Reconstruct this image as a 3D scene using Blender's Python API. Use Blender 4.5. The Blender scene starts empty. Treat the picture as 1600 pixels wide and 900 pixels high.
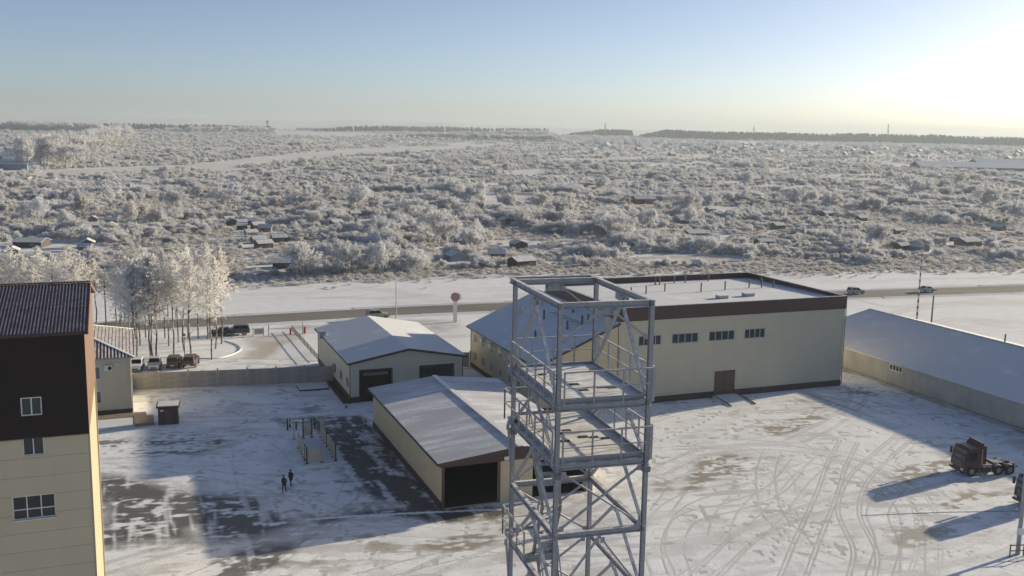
import bpy, math, random
import numpy as np
from mathutils import Vector, Matrix
random.seed(7); rng = np.random.default_rng(11)
S = bpy.context.scene
COL = S.collection

# ------------------------------------------------------------------ camera
FPX, CAMH = 1550.0, 36.0                       # focal length in pixels of a 1600 px wide frame, eye height
PITCH, ROLL = math.radians(9.1), math.radians(1.0)
fw = Vector((0, math.cos(PITCH), -math.sin(PITCH))); r0 = Vector((1, 0, 0)); u0 = r0.cross(fw)
RT = r0*math.cos(ROLL) + u0*math.sin(ROLL); UP = -r0*math.sin(ROLL) + u0*math.cos(ROLL)
cam = bpy.data.cameras.new('camera'); camo = bpy.data.objects.new('camera', cam); COL.objects.link(camo)
cam.sensor_width = 36; cam.lens = 36*FPX/1600; cam.clip_start = 0.5; cam.clip_end = 60000
camo.matrix_world = Matrix(((RT.x, UP.x, -fw.x, 0), (RT.y, UP.y, -fw.y, 0), (RT.z, UP.z, -fw.z, CAMH), (0, 0, 0, 1)))
S.camera = camo

# ------------------------------------------------------------------ light
SUN_AZ, SUN_EL = math.radians(30.5), math.radians(12.5)     # azimuth from +x, counter-clockwise
sd = Vector((math.cos(SUN_EL)*math.cos(SUN_AZ), math.cos(SUN_EL)*math.sin(SUN_AZ), math.sin(SUN_EL)))
W = bpy.data.worlds.new('World'); S.world = W; W.use_nodes = True
nt = W.node_tree; sky = nt.nodes.new('ShaderNodeTexSky'); sky.sky_type = 'NISHITA'; sky.sun_disc = False
sky.sun_elevation = SUN_EL; sky.sun_rotation = math.pi/2 - SUN_AZ
sky.altitude = 200; sky.air_density = 0.5; sky.dust_density = 1.0; sky.ozone_density = 1.0
bg = nt.nodes['Background']; bg.inputs['Strength'].default_value = 0.086
nt.links.new(sky.outputs[0], bg.inputs['Color'])
sl = bpy.data.lights.new('sun', 'SUN'); sl.energy = 5.0; sl.angle = math.radians(0.6); sl.color = (1.0, 0.85, 0.60)
so = bpy.data.objects.new('sun', sl); COL.objects.link(so); so.rotation_euler = sd.to_track_quat('Z', 'Y').to_euler()
S.view_settings.view_transform = 'Standard'; S.view_settings.look = 'None'; S.view_settings.gamma = 1
S.view_settings.exposure = 0.75
S.cycles.use_denoising = True
S.cycles.volume_bounces = 1; S.cycles.max_bounces = 8; S.cycles.diffuse_bounces = 4; S.cycles.transmission_bounces = 4; S.cycles.transparent_max_bounces = 4

# ------------------------------------------------------------------ terrain height and survey helper
def sst(a, b, x):
    t = np.clip((x-a)/(b-a), 0, 1); return t*t*(3-2*t)
def gz(x, y):
    r = np.hypot(x, y); az = np.degrees(np.arctan2(x, y))
    z = 20*sst(900, 3800, r)
    bump = 0.35 + 0.65*np.exp(-((az+7)/9)**2) + 0.25*np.exp(-((az+20)/5)**2)
    z = z + 78*sst(4200, 9500, r)*bump*(0.92+0.08*np.sin(az*1.3))
    return z
def spot(px, py, z=None):
    """ground point that a pixel of the photograph shows"""
    d = fw + RT*((px-800)/FPX) - UP*((py-450)/FPX)
    zz = 0.0 if z is None else z
    for i in range(1 if z is not None else 25):
        t = (zz-CAMH)/min(d.z, -1e-4)
        x, y = d.x*t, d.y*t
        if z is None: zz = 0.5*zz + 0.5*float(gz(x, y))
    return Vector((x, y, zz))

# ------------------------------------------------------------------ numpy value noise
_G = rng.random((257, 257))
def vnoise(x, y, s, o=0.0):
    x = np.asarray(x)/s + 13.7*o + 100.3; y = np.asarray(y)/s + 7.1*o + 50.9
    xi = np.floor(x).astype(int); yi = np.floor(y).astype(int); fx = x-xi; fy = y-yi
    fx = fx*fx*(3-2*fx); fy = fy*fy*(3-2*fy)
    a = _G[xi % 256, yi % 256]; b = _G[(xi+1) % 256, yi % 256]; c = _G[xi % 256, (yi+1) % 256]; d = _G[(xi+1) % 256, (yi+1) % 256]
    return (a*(1-fx)+b*fx)*(1-fy) + (c*(1-fx)+d*fx)*fy
def fnoise(x, y, s, o=0, n=4):
    t = 0; a = 0.5; k = 0
    for i in range(n): t = t + a*vnoise(x, y, s/2**i, o+i*3.3); k += a; a *= 0.55
    return t/k

# ------------------------------------------------------------------ materials
def nmat(name):
    m = bpy.data.materials.new(name); m.use_nodes = True
    return m, m.node_tree, m.node_tree.nodes['Principled BSDF']
def nd(t, typ, **kw):
    n = t.nodes.new(typ)
    for k, v in kw.items(): setattr(n, k, v)
    return n
def mixc(t, a, b, f):
    n = t.nodes.new('ShaderNodeMix'); n.data_type = 'RGBA'
    for idx, v in ((6, a), (7, b)):
        if isinstance(v, tuple): n.inputs[idx].default_value = (*v[:3], 1)
        else: t.links.new(v, n.inputs[idx])
    if isinstance(f, (int, float)): n.inputs[0].default_value = f
    else: t.links.new(f, n.inputs[0])
    return n.outputs[2]
def noise(t, scale, detail=4, rough=0.55, coord='Object', stretch=None):
    tc = nd(t, 'ShaderNodeTexCoord'); n = nd(t, 'ShaderNodeTexNoise')
    n.inputs['Scale'].default_value = scale; n.inputs['Detail'].default_value = detail; n.inputs['Roughness'].default_value = rough
    if stretch:
        mp = nd(t, 'ShaderNodeMapping'); mp.inputs['Scale'].default_value = stretch
        t.links.new(tc.outputs[coord], mp.inputs['Vector']); t.links.new(mp.outputs[0], n.inputs['Vector'])
    else: t.links.new(tc.outputs[coord], n.inputs['Vector'])
    return n.outputs['Fac']
def ramp(t, f, lo, hi):
    n = nd(t, 'ShaderNodeMapRange'); n.inputs['From Min'].default_value = lo; n.inputs['From Max'].default_value = hi
    t.links.new(f, n.inputs['Value']); return n.outputs[0]
def bump(t, p, f, strength, dist):
    b = nd(t, 'ShaderNodeBump'); b.inputs['Strength'].default_value = strength; b.inputs['Distance'].default_value = dist
    t.links.new(f, b.inputs['Height']); t.links.new(b.outputs[0], p.inputs['Normal'])
def mathn(t, op, a, b=None):
    n = nd(t, 'ShaderNodeMath', operation=op)
    for i, v in enumerate((a, b)):
        if v is None: continue
        if isinstance(v, (int, float)): n.inputs[i].default_value = v
        else: t.links.new(v, n.inputs[i])
    return n.outputs[0]
def paint(name, col, rough=0.6, var=0.12, scale=0.6, metal=0.0, bmp=0.0, stretch=None):
    m, t, p = nmat(name)
    f = ramp(t, noise(t, scale, 6, 0.6, stretch=stretch), 0.3, 0.7)
    a = tuple(c*(1-var) for c in col); b = tuple(min(1, c*(1+var)) for c in col)
    t.links.new(mixc(t, a, b, f), p.inputs['Base Color']); p.inputs['Roughness'].default_value = rough; p.inputs['Metallic'].default_value = metal
    if bmp: bump(t, p, noise(t, scale*12, 3), bmp, 0.02)
    return m
def frosted(name, col, rough, metal=0.0, frostc=(0.72, 0.73, 0.76), amount=0.8, lo=0.25, scale=3.0, side=0.28):
    """painted or bare metal with rime lying on what faces upward"""
    m, t, p = nmat(name)
    g = nd(t, 'ShaderNodeNewGeometry'); sx = nd(t, 'ShaderNodeSeparateXYZ'); t.links.new(g.outputs['True Normal'], sx.inputs[0])
    up = ramp(t, sx.outputs['Z'], lo, lo+0.4)
    n1 = ramp(t, noise(t, scale, 5, 0.7), 0.3, 0.6)
    f = mathn(t, 'MULTIPLY', mathn(t, 'MULTIPLY', up, n1), amount)
    f = mathn(t, 'MAXIMUM', f, mathn(t, 'MULTIPLY', ramp(t, noise(t, scale*4, 4, 0.7), 0.52, 0.75), side))
    dark = tuple(c*0.85 for c in col)
    t.links.new(mixc(t, mixc(t, dark, col, n1), frostc, f), p.inputs['Base Color'])
    p.inputs['Roughness'].default_value = rough
    mt = mathn(t, 'MULTIPLY', mathn(t, 'SUBTRACT', 1.0, f), metal); t.links.new(mt, p.inputs['Metallic'])
    return m
M = {}
def snow_roof(name, cover, under, a=(0.80, 0.83, 0.88), sc=0.25, stretch=None, lo=0.36, hi=0.62):
    m, t, p = nmat(name)
    f1 = noise(t, sc, 7, 0.65, stretch=stretch); f2 = noise(t, sc*14, 4, 0.7)
    f = ramp(t, mathn(t, 'ADD', mathn(t, 'MULTIPLY', f1, 0.7), mathn(t, 'MULTIPLY', f2, 0.3)), lo, hi)
    b = tuple(c*0.88 for c in a)
    snow = mixc(t, b, a, f2)
    f = mathn(t, 'MAXIMUM', f, cover)
    t.links.new(mixc(t, under, snow, f), p.inputs['Base Color']); p.inputs['Roughness'].default_value = 0.75
    bump(t, p, f2, 0.3, 0.03)
    return m
M['snow'] = snow_roof('roof_snow', 0.74, (0.34, 0.33, 0.33))
M['snow_thin'] = snow_roof('thin_roof_snow', 0.55, (0.30, 0.28, 0.29), stretch=(1, .3, 1))
M['snow_asbestos'] = snow_roof('snow_on_sheet', 0.34, (0.29, 0.29, 0.33), sc=.35, stretch=(.3, 1.6, 1), lo=.38, hi=.64)
M['shed_snow'] = snow_roof('shed_roof_snow', 0.5, (0.25, 0.24, 0.24), sc=1.2)
def panelwall(name, col, var=0.06, pitch=None, soil=0.0):
    m, t, p = nmat(name)
    f = noise(t, 0.35, 6, 0.6); f2 = noise(t, 1.2, 4, 0.6, stretch=(1.0, 1.0, 0.12))
    a = tuple(c*(1-var) for c in col); b = tuple(min(1, c*(1+var)) for c in col)
    c = mixc(t, a, b, ramp(t, mathn(t, 'ADD', mathn(t, 'MULTIPLY', f, .6), mathn(t, 'MULTIPLY', f2, .4)), .35, .65))
    if pitch:
        tc = nd(t, 'ShaderNodeTexCoord'); sx = nd(t, 'ShaderNodeSeparateXYZ'); t.links.new(tc.outputs['Object'], sx.inputs[0])
        fr = mathn(t, 'FRACT', mathn(t, 'DIVIDE', sx.outputs['Z'], pitch)); ln = mathn(t, 'LESS_THAN', fr, 0.05)
        c = mixc(t, c, tuple(x*0.8 for x in col), mathn(t, 'MULTIPLY', ln, 0.6))
        bump(t, p, mathn(t, 'SUBTRACT', 1.0, ln), 0.4, 0.02)
    t.links.new(c, p.inputs['Base Color']); p.inputs['Roughness'].default_value = 0.55
    return m
M['beige'] = panelwall('beige_panel', (0.50, 0.465, 0.36), 0.05, 1.2)
M['beige_warm'] = panelwall('warm_beige_panel', (0.56, 0.47, 0.31), 0.05, 1.2)
M['beige_plain'] = panelwall('beige_cladding', (0.54, 0.475, 0.345), 0.05)
M['pale_panel'] = panelwall('pale_panel', (0.52, 0.50, 0.42), 0.05, 1.2)
M['shed_wall'] = panelwall('stained_render', (0.37, 0.365, 0.345), 0.2)
M['brown'] = paint('brown_sheet', (0.062, 0.033, 0.030), 0.5, 0.15, 0.5)
M['brown_mid'] = paint('brown_metal', (0.10, 0.052, 0.045), 0.5, 0.15, 0.7)
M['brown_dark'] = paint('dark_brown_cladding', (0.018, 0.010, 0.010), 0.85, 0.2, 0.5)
M['beige_sun_side'] = panelwall('sun_side_panel', (0.40, 0.355, 0.25), 0.05)  # copy of the cladding, colour lowered for the sunlit side wall
M['gable_sunlit'] = paint('sunlit_gable_brown', (0.17, 0.105, 0.072), 0.55, 0.1, 0.8)  # brown cladding lightened in colour where the sun lights this gable
M['plinth'] = paint('plinth_paint', (0.060, 0.038, 0.038), 0.7, 0.2, 0.8)
M['roof_metal'] = frosted('roof_metal', (0.055, 0.042, 0.055), 0.45, 0.2, (0.22, 0.225, 0.29), 0.6, 0.3, 1.2)
M['roof_rib'] = frosted('roof_rib', (0.085, 0.06, 0.065), 0.45, 0.2, (0.33, 0.31, 0.34), 0.7, 0.0, 2.0)
M['roof_rib_snow'] = frosted('snowy_rib', (0.25, 0.2, 0.2), 0.6, 0.0, (0.85, 0.84, 0.82), 1.0, -0.6, 2.0)
M['white'] = paint('white_frame', (0.72, 0.72, 0.70), 0.4, 0.06, 2)
M['grey_trim'] = paint('grey_trim', (0.33, 0.34, 0.36), 0.5, 0.1, 2)
M['conc'] = paint('concrete_panel', (0.30, 0.29, 0.27), 0.85, 0.2, 0.7, bmp=0.3)
M['conc_light'] = paint('pale_concrete', (0.46, 0.42, 0.36), 0.85, 0.2, 0.9, bmp=0.3)
M['paving'] = paint('brown_paving', (0.24, 0.185, 0.135), 0.85, 0.2, 0.9, bmp=0.3)
M['steel'] = frosted('galvanised_steel', (0.31, 0.325, 0.355), 0.55, 0.2, (0.82, 0.82, 0.84), 0.9, 0.2, 3.0)
M['steel_d'] = frosted('dark_steel', (0.17, 0.175, 0.20), 0.5, 0.3, (0.70, 0.69, 0.69), 0.8, 0.3, 3.0)
M['pipe'] = frosted('dark_pipe', (0.10, 0.095, 0.10), 0.5, 0.2)
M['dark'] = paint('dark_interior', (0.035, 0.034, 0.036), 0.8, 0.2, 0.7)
M['rubber'] = paint('tyre_rubber', (0.022, 0.022, 0.024), 0.85, 0.3, 3)
M['rim'] = paint('steel_rim', (0.30, 0.30, 0.31), 0.4, 0.15, 4, 0.5)
M['red_truck'] = frosted('red_cab_paint', (0.085, 0.013, 0.017), 0.4, 0.0, (0.42, 0.42, 0.45), 0.4, 0.6, 2.0, .06)
M['chassis'] = frosted('chassis_paint', (0.03, 0.03, 0.034), 0.6, 0.1, (0.6, 0.6, 0.63), 0.7, 0.6, 1.2)
M['red'] = paint('red_paint', (0.50, 0.055, 0.035), 0.5, 0.12, 3)
M['redwhite'] = None
M['green_truck'] = paint('green_truck_paint', (0.03, 0.16, 0.06), 0.4, 0.15, 1)
M['khaki'] = paint('khaki_paint', (0.30, 0.31, 0.25), 0.6, 0.15, 1)
M['lamp_glass'] = paint('lamp_glass', (0.75, 0.75, 0.72), 0.15, 0.05, 3)
M['tail'] = paint('tail_lamp', (0.35, 0.02, 0.02), 0.2, 0.05, 3)
M['chrome'] = paint('grille_metal', (0.20, 0.20, 0.21), 0.35, 0.1, 5, 0.6)
for k, c in dict(car_white=(0.74, 0.75, 0.76), car_silver=(0.50, 0.51, 0.53), car_black=(0.028, 0.03, 0.036), car_maroon=(0.055, 0.035, 0.045), car_grey=(0.36, 0.37, 0.39), car_blue=(0.05, 0.06, 0.09)).items():
    M[k] = frosted(k+'_paint', c, 0.45, 0.0, (0.66, 0.67, 0.7), 0.3, 0.8, 2.5, .04)
def glassm(name, col):
    m, t, p = nmat(name); p.inputs['Roughness'].default_value = 0.12; p.inputs['IOR'].default_value = 1.5
    t.links.new(mixc(t, tuple(c*0.6 for c in col), tuple(c*1.5 for c in col), noise(t, 0.9, 3)), p.inputs['Base Color'])
    return m
M['glass'] = glassm('window_glass', (0.035, 0.045, 0.05)); M['glass_blue'] = glassm('blue_window_glass', (0.12, 0.15, 0.17))
M['carglass'] = glassm('car_glass', (0.016, 0.019, 0.024)); M['carglass'].node_tree.nodes['Principled BSDF'].inputs['Specular IOR Level'].default_value = 0.15
for k, c in dict(wood_grey=(0.17, 0.155, 0.14), wood_brown=(0.13, 0.085, 0.06), wood_dark=(0.07, 0.06, 0.055), brick=(0.30, 0.11, 0.075), blue_wall=(0.16, 0.22, 0.30), white_wall=(0.52, 0.50, 0.46), ochre=(0.34, 0.29, 0.20)).items():
    M[k] = paint(k, c, 0.8, 0.22, 2.0, stretch=(4, 4, .4))
M['cloth_black'] = paint('black_cloth', (0.016, 0.016, 0.021), 0.9, 0.3, 6)
M['cloth_navy'] = paint('navy_cloth', (0.022, 0.024, 0.036), 0.9, 0.3, 6)
M['skin'] = paint('skin', (0.45, 0.28, 0.21), 0.6, 0.06, 8)
M['hair'] = paint('dark_wool', (0.014, 0.012, 0.012), 0.9, 0.3, 12)
M['sign_pink'] = paint('sign_face', (0.36, 0.22, 0.22), 0.5, 0.12, 1.5)
m, t, p = nmat('striped_mast'); M['redwhite'] = m
tc = nd(t, 'ShaderNodeTexCoord'); sx = nd(t, 'ShaderNodeSeparateXYZ'); t.links.new(tc.outputs['Object'], sx.inputs[0])
ln = mathn(t, 'LESS_THAN', mathn(t, 'FRACT', mathn(t, 'DIVIDE', sx.outputs['Z'], 1.3)), 0.5)
t.links.new(mixc(t, (0.62, 0.60, 0.56), (0.26, 0.06, 0.05), ln), p.inputs['Base Color'])

def vegmat(name, twig, frost, trans=0.25):
    """rimed twigs: attribute 'rime' is 0 on bare wood and 1 on the frosted tips"""
    m, t, p = nmat(name)
    at = nd(t, 'ShaderNodeAttribute', attribute_name='rime'); oi = nd(t, 'ShaderNodeObjectInfo')
    fr2 = tuple(c*0.86 for c in frost)
    warm = (frost[0]*0.90, frost[1]*0.865, frost[2]*0.82)
    fc = mixc(t, mixc(t, fr2, frost, oi.outputs['Random']), warm, ramp(t, mathn(t, 'FRACT', mathn(t, 'MULTIPLY', oi.outputs['Random'], 7.13)), 0.45, 1.0))
    c = mixc(t, twig, fc, at.outputs['Fac'])
    t.links.new(c, p.inputs['Base Color']); p.inputs['Roughness'].default_value = 0.8; p.inputs['Specular IOR Level'].default_value = 0.2
    tr = nd(t, 'ShaderNodeBsdfTranslucent'); t.links.new(c, tr.inputs['Color'])
    mx = nd(t, 'ShaderNodeMixShader'); mx.inputs[0].default_value = trans
    t.links.new(p.outputs[0], mx.inputs[1]); t.links.new(tr.outputs[0], mx.inputs[2])
    t.links.new(mx.outputs[0], t.nodes['Material Output'].inputs['Surface'])
    return m
M['rime'] = vegmat('rimed_twigs', (0.40, 0.385, 0.38), (0.75, 0.765, 0.80), 0.32)
M['rime_birch'] = vegmat('rimed_birch_twigs', (0.50, 0.47, 0.45), (0.90, 0.90, 0.90), 0.45)
M['rime_grass'] = vegmat('rimed_grass', (0.45, 0.42, 0.385), (0.72, 0.715, 0.71), 0.3)
M['conifer'] = vegmat('far_conifer', (0.045, 0.05, 0.055), (0.17, 0.18, 0.20), 0.05)
m, t, p = nmat('birch_bark'); M['birch'] = m
f = ramp(t, noise(t, 2.2, 5, 0.7, stretch=(1, 1, 2.2)), 0.34, 0.52)
t.links.new(mixc(t, (0.50, 0.48, 0.45), (0.06, 0.05, 0.045), f), p.inputs['Base Color']); p.inputs['Roughness'].default_value = 0.85

# ------------------------------------------------------------------ mesh helpers
class MB:
    def __init__(self): self.v = []; self.f = []
    def poly(self, pts):
        b = len(self.v); self.v += [tuple(p) for p in pts]; self.f.append(tuple(range(b, b+len(pts)))); return self
    def hexa(self, p):          # 8 points: bottom 4 ccw, top 4 ccw
        b = len(self.v); self.v += [tuple(q) for q in p]
        for q in ((3,2,1,0), (4,5,6,7), (0,1,5,4), (1,2,6,5), (2,3,7,6), (3,0,4,7)): self.f.append(tuple(b+i for i in q))
        return self
    def box(self, x0, x1, y0, y1, z0, z1):
        return self.hexa([(x0,y0,z0),(x1,y0,z0),(x1,y1,z0),(x0,y1,z0),(x0,y0,z1),(x1,y0,z1),(x1,y1,z1),(x0,y1,z1)])
    def bar(self, a, b, w, h=None, upv=(0,0,1)):
        a = Vector(a); b = Vector(b); h = h or w; d = (b-a).normalized(); s = d.cross(Vector(upv))
        if s.length < 1e-4: s = d.cross(Vector((1,0,0)))
        s.normalize(); n = s.cross(d).normalized(); s = s*(w/2); n = n*(h/2)
        return self.hexa([a-s-n, a+s-n, b+s-n, b-s-n, a-s+n, a+s+n, b+s+n, b-s+n])
    def ibeam(self, a, b, w, h, t=0.025):
        a = Vector(a); b = Vector(b); k = Vector((0,0,1)); n = k*(h/2-t/2)
        self.bar(a+n, b+n, w, t); self.bar(a-n, b-n, w, t); return self.bar(a, b, t*1.2, h-2*t-0.004)
    def tube(self, a, b, r, r2=None, n=8, cap=True):
        a = Vector(a); b = Vector(b); r2 = r if r2 is None else r2; d = (b-a).normalized(); s = d.cross(Vector((0,0,1)))
        if s.length < 1e-4: s = Vector((1,0,0))
        s.normalize(); q = d.cross(s); base = len(self.v)
        for c, rr in ((a, r), (b, r2)):
            for i in range(n):
                an = 2*math.pi*i/n; self.v.append(tuple(c + s*(rr*math.cos(an)) + q*(rr*math.sin(an))))
        for i in range(n): j = (i+1) % n; self.f.append((base+i, base+j, base+n+j, base+n+i))
        if cap: self.f.append(tuple(base+i for i in range(n-1, -1, -1))); self.f.append(tuple(base+n+i for i in range(n)))
        return self
    def mesh(self, name, mat):
        me = bpy.data.meshes.new(name); me.from_pydata(self.v, [], self.f); me.validate(); me.update()
        if mat is not None: me.materials.append(M[mat] if isinstance(mat, str) else mat)
        return me
    def build(self, name, mat, parent=None, loc=None, smooth=False):
        me = self.mesh(name, mat)
        if smooth: me.polygons.foreach_set('use_smooth', [True]*len(me.polygons))
        return link(name, me, parent, loc)
def link(name, data, parent=None, loc=None, rz=None):
    o = bpy.data.objects.new(name, data); COL.objects.link(o); o.parent = parent
    if loc is not None: o.location = loc
    if rz is not None: o.rotation_euler[2] = rz
    return o
def tag(o, label, cat, group=None):
    o['label'] = label; o['category'] = cat
    if group: o['group'] = group
    return o
def thing(name, label, cat, loc, rz=0.0, group=None):
    return tag(link(name, None, None, loc, rz), label, cat, group)
def struct(o, kind='structure'): o['kind'] = kind; return o
def copy_tree(o, parent=None):
    c = o.copy(); COL.objects.link(c); c.parent = parent
    for ch in [x for x in o.children]: copy_tree(ch, c)
    return c
TH = math.radians(21.3); CU = Vector((math.cos(TH), math.sin(TH), 0)); CV = Vector((-math.sin(TH), math.cos(TH), 0))
def site(u, v, z=0.0): return CU*u + CV*v + Vector((0,0,z))          # the works' own grid
def uvw(p): return p.x*CU.x+p.y*CU.y, p.x*CV.x+p.y*CV.y

def wall(parent, a, b, z0, z1, opens=(), mat='beige', name='wall', inward=0.18, top=None):
    """wall from a to b (local xy) with openings (s0,s1,za,zb); reveals run inward (left of a->b). top = list of (s,z) for a gable"""
    a = Vector((*a, 0)); b = Vector((*b, 0)); d = b-a; L = d.length; d.normalize(); n = Vector((-d.y, d.x, 0))
    P = lambda s, z, k=0.0: a + d*s + n*k + Vector((0,0,z))
    ss = sorted({0.0, L, *[o[i] for o in opens for i in (0,1)]}); zs = sorted({z0, z1, *[o[i] for o in opens for i in (2,3)]})
    mb = MB()
    for i in range(len(ss)-1):
        for j in range(len(zs)-1):
            sm = (ss[i]+ss[i+1])/2; zm = (zs[j]+zs[j+1])/2
            if any(o[0] < sm < o[1] and o[2] < zm < o[3] for o in opens): continue
            mb.poly([P(ss[i],zs[j]), P(ss[i+1],zs[j]), P(ss[i+1],zs[j+1]), P(ss[i],zs[j+1])])
    for s0, s1, a0, a1 in opens:
        for q in (((s0,a0),(s0,a1)), ((s0,a1),(s1,a1)), ((s1,a1),(s1,a0)), ((s1,a0),(s0,a0))):
            mb.poly([P(*q[0]), P(*q[0], inward), P(*q[1], inward), P(*q[1])])
    if top: mb.poly([P(0,z1), P(L,z1)] + [P(s,z) for s, z in reversed(top)])
    return mb.build(name, mat, parent), P, n
def window(parent, P, s0, s1, z0, z1, panes=2, frame='white', glass='glass', depth=0.08, fwid=0.07, sill=False, transom=None):
    """a framed window standing in an opening of a wall: frame with its mullions, each pane, the sill"""
    fr = MB(); k0, k1 = depth-0.06, depth+0.02
    def bx(mb, sa, sb, za, zb, ka, kb): mb.hexa([P(sa,za,ka),P(sb,za,ka),P(sb,za,kb),P(sa,za,kb),P(sa,zb,ka),P(sb,zb,ka),P(sb,zb,kb),P(sa,zb,kb)])
    bx(fr, s0, s1, z1-fwid, z1, k0, k1); bx(fr, s0, s1, z0, z0+fwid, k0, k1)
    bx(fr, s0, s0+fwid, z0+fwid, z1-fwid, k0, k1); bx(fr, s1-fwid, s1, z0+fwid, z1-fwid, k0, k1)
    w = (s1-s0)/panes
    for i in range(1, panes): bx(fr, s0+w*i-fwid/2, s0+w*i+fwid/2, z0+fwid, z1-fwid, k0, k1)
    if transom: bx(fr, s0+fwid, s1-fwid, transom-0.03, transom+0.03, k0+0.01, k1)
    o = fr.build('window', frame, parent)
    for i in range(panes):
        MB().poly([P(s0+w*i+.02,z0+.02,depth), P(s0+w*(i+1)-.02,z0+.02,depth), P(s0+w*(i+1)-.02,z1-.02,depth), P(s0+w*i+.02,z1-.02,depth)]).build('pane', glass, o)
    if sill:
        sb = MB(); bx(sb, s0-.05, s1+.05, z0-.05, z0-.004, -0.12, 0.0); sb.build('sill', frame, o)
    return o
def slab(mb, pts, th):
    """flat polygon with thickness downwards"""
    n = len(pts); b = len(mb.v); mb.v += [tuple(p) for p in pts] + [(p[0], p[1], p[2]-th) for p in pts]
    mb.f.append(tuple(b+i for i in range(n))); mb.f.append(tuple(b+n+i for i in range(n-1, -1, -1)))
    for i in range(n): j = (i+1) % n; mb.f.append((b+i, b+n+i, b+n+j, b+j))
    return mb

# ------------------------------------------------------------------ the ground
def terrain():
    rr = np.concatenate([[0.0], np.geomspace(15, 12000, 120)]); aa = np.radians(np.concatenate([np.arange(-180, -45, 6), np.arange(-45, 45, 0.6), np.arange(45, 180, 6)]))
    X = rr[:, None]*np.sin(aa)[None]; Y = rr[:, None]*np.cos(aa)[None]; Zz = gz(X, Y)
    nz = (fnoise(X, Y, 40, 5)-0.5)*2.2*sst(330, 600, np.hypot(X, Y)); Zz = Zz + nz*0.6
    n, k = X.shape; v = np.stack([X, Y, Zz], -1).reshape(-1, 3)
    i = np.arange(n-1)[:, None]*k; j = np.arange(k)[None]; j2 = (j+1) % k
    f = np.stack([i+j, i+j2, i+k+j2, i+k+j], -1).reshape(-1, 4)[:, ::-1]
    me = bpy.data.meshes.new('terrain'); me.from_pydata(v.tolist(), [], f.tolist()); me.update()
    me.polygons.foreach_set('use_smooth', [True]*len(me.polygons))
    m, t, p = nmat('scrubland'); me.materials.append(m)
    f1 = noise(t, 0.012, 6, 0.6); f2 = noise(t, 0.11, 5, 0.65); f3 = noise(t, 0.9, 4, 0.7)
    snow = mixc(t, (0.60, 0.61, 0.63), (0.74, 0.75, 0.78), f3)
    grass = mixc(t, (0.46, 0.445, 0.425), (0.64, 0.63, 0.62), f3)
    k = ramp(t, mathn(t, 'ADD', mathn(t, 'MULTIPLY', f1, .5), mathn(t, 'MULTIPLY', f2, .5)), .46, .60)
    t.links.new(mixc(t, grass, snow, k), p.inputs['Base Color']); p.inputs['Roughness'].default_value = 0.9
    bump(t, p, f3, 0.8, 0.25)
    return struct(link('terrain', me))
terrain()

def masked_sheet(name, x0, x1, y0, y1, step, z, masks, mat, keep=None, relief=0.0):
    xs = np.arange(x0, x1+step*.5, step); ys = np.arange(y0, y1+step*.5, step)
    X, Y = np.meshgrid(xs, ys); R, G, B = masks(X, Y)
    Zz = z + relief*(fnoise(X, Y, 6, 2)-0.5) - 0.004*np.clip(G, 0, 1)
    n, k = X.shape; v = np.stack([X, Y, Zz], -1).reshape(-1, 3).astype(np.float32)
    i = np.arange(n-1)[:, None]*k; j = np.arange(k-1)[None]
    f = np.stack([i+j, i+j+1, i+k+j+1, i+k+j], -1).reshape(-1, 4)
    if keep is not None:
        c = keep(X, Y); c = (c[:-1, :-1] & c[1:, 1:]).reshape(-1); f = f[c]
    me = bpy.data.meshes.new(name); me.vertices.add(len(v)); me.vertices.foreach_set('co', v.ravel())
    me.loops.add(len(f)*4); me.loops.foreach_set('vertex_index', f.ravel().astype(np.int32))
    me.polygons.add(len(f)); me.polygons.foreach_set('loop_start', np.arange(0, len(f)*4, 4, dtype=np.int32))
    me.update(calc_edges=True)
    at = me.attributes.new('wear', 'FLOAT_COLOR', 'POINT')
    c = np.stack([np.clip(R,0,1), np.clip(G,0,1), np.clip(B,0,1), np.ones_like(R)], -1).astype(np.float32); at.data.foreach_set('color', c.ravel())
    me.materials.append(mat); return struct(link(name, me))
def snowground(name, snow, asphalt=(0.058, 0.056, 0.056), dirt=(0.30, 0.255, 0.205), packed=(0.42, 0.415, 0.41)):
    m, t, p = nmat(name); at = nd(t, 'ShaderNodeAttribute', attribute_name='wear')
    sp = nd(t, 'ShaderNodeSeparateColor'); t.links.new(at.outputs['Color'], sp.inputs[0])
    f1 = noise(t, 0.35, 6, 0.65); f2 = noise(t, 4.0, 4, 0.7)
    sn = mixc(t, tuple(c*0.88 for c in snow), snow, ramp(t, f1, .35, .65))
    sn = mixc(t, sn, tuple(c*0.80 for c in snow), mathn(t, 'MULTIPLY', ramp(t, f2, .5, .72), .5))
    sk = mathn(t, 'MULTIPLY', ramp(t, noise(t, 2.6, 3, .6, stretch=(.8, 1.5, 1)), .58, .66), ramp(t, noise(t, .13, 3), .42, .62))
    sn = mixc(t, sn, packed, mathn(t, 'MULTIPLY', sk, .75))
    c = mixc(t, sn, packed, sp.outputs[1])
    dn = mixc(t, tuple(x*.7 for x in dirt), dirt, ramp(t, f2, .3, .7))
    c = mixc(t, c, dn, sp.outputs[2])
    an = mixc(t, tuple(x*.75 for x in asphalt), tuple(x*1.7 for x in asphalt), ramp(t, f2, .35, .7))
    c = mixc(t, c, an, sp.outputs[0])
    t.links.new(c, p.inputs['Base Color']); p.inputs['Roughness'].default_value = 0.75
    h = mathn(t, 'SUBTRACT', f2, mathn(t, 'MULTIPLY', sp.outputs[1], 0.8)); bump(t, p, h, 0.4, 0.06)
    return m

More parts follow.
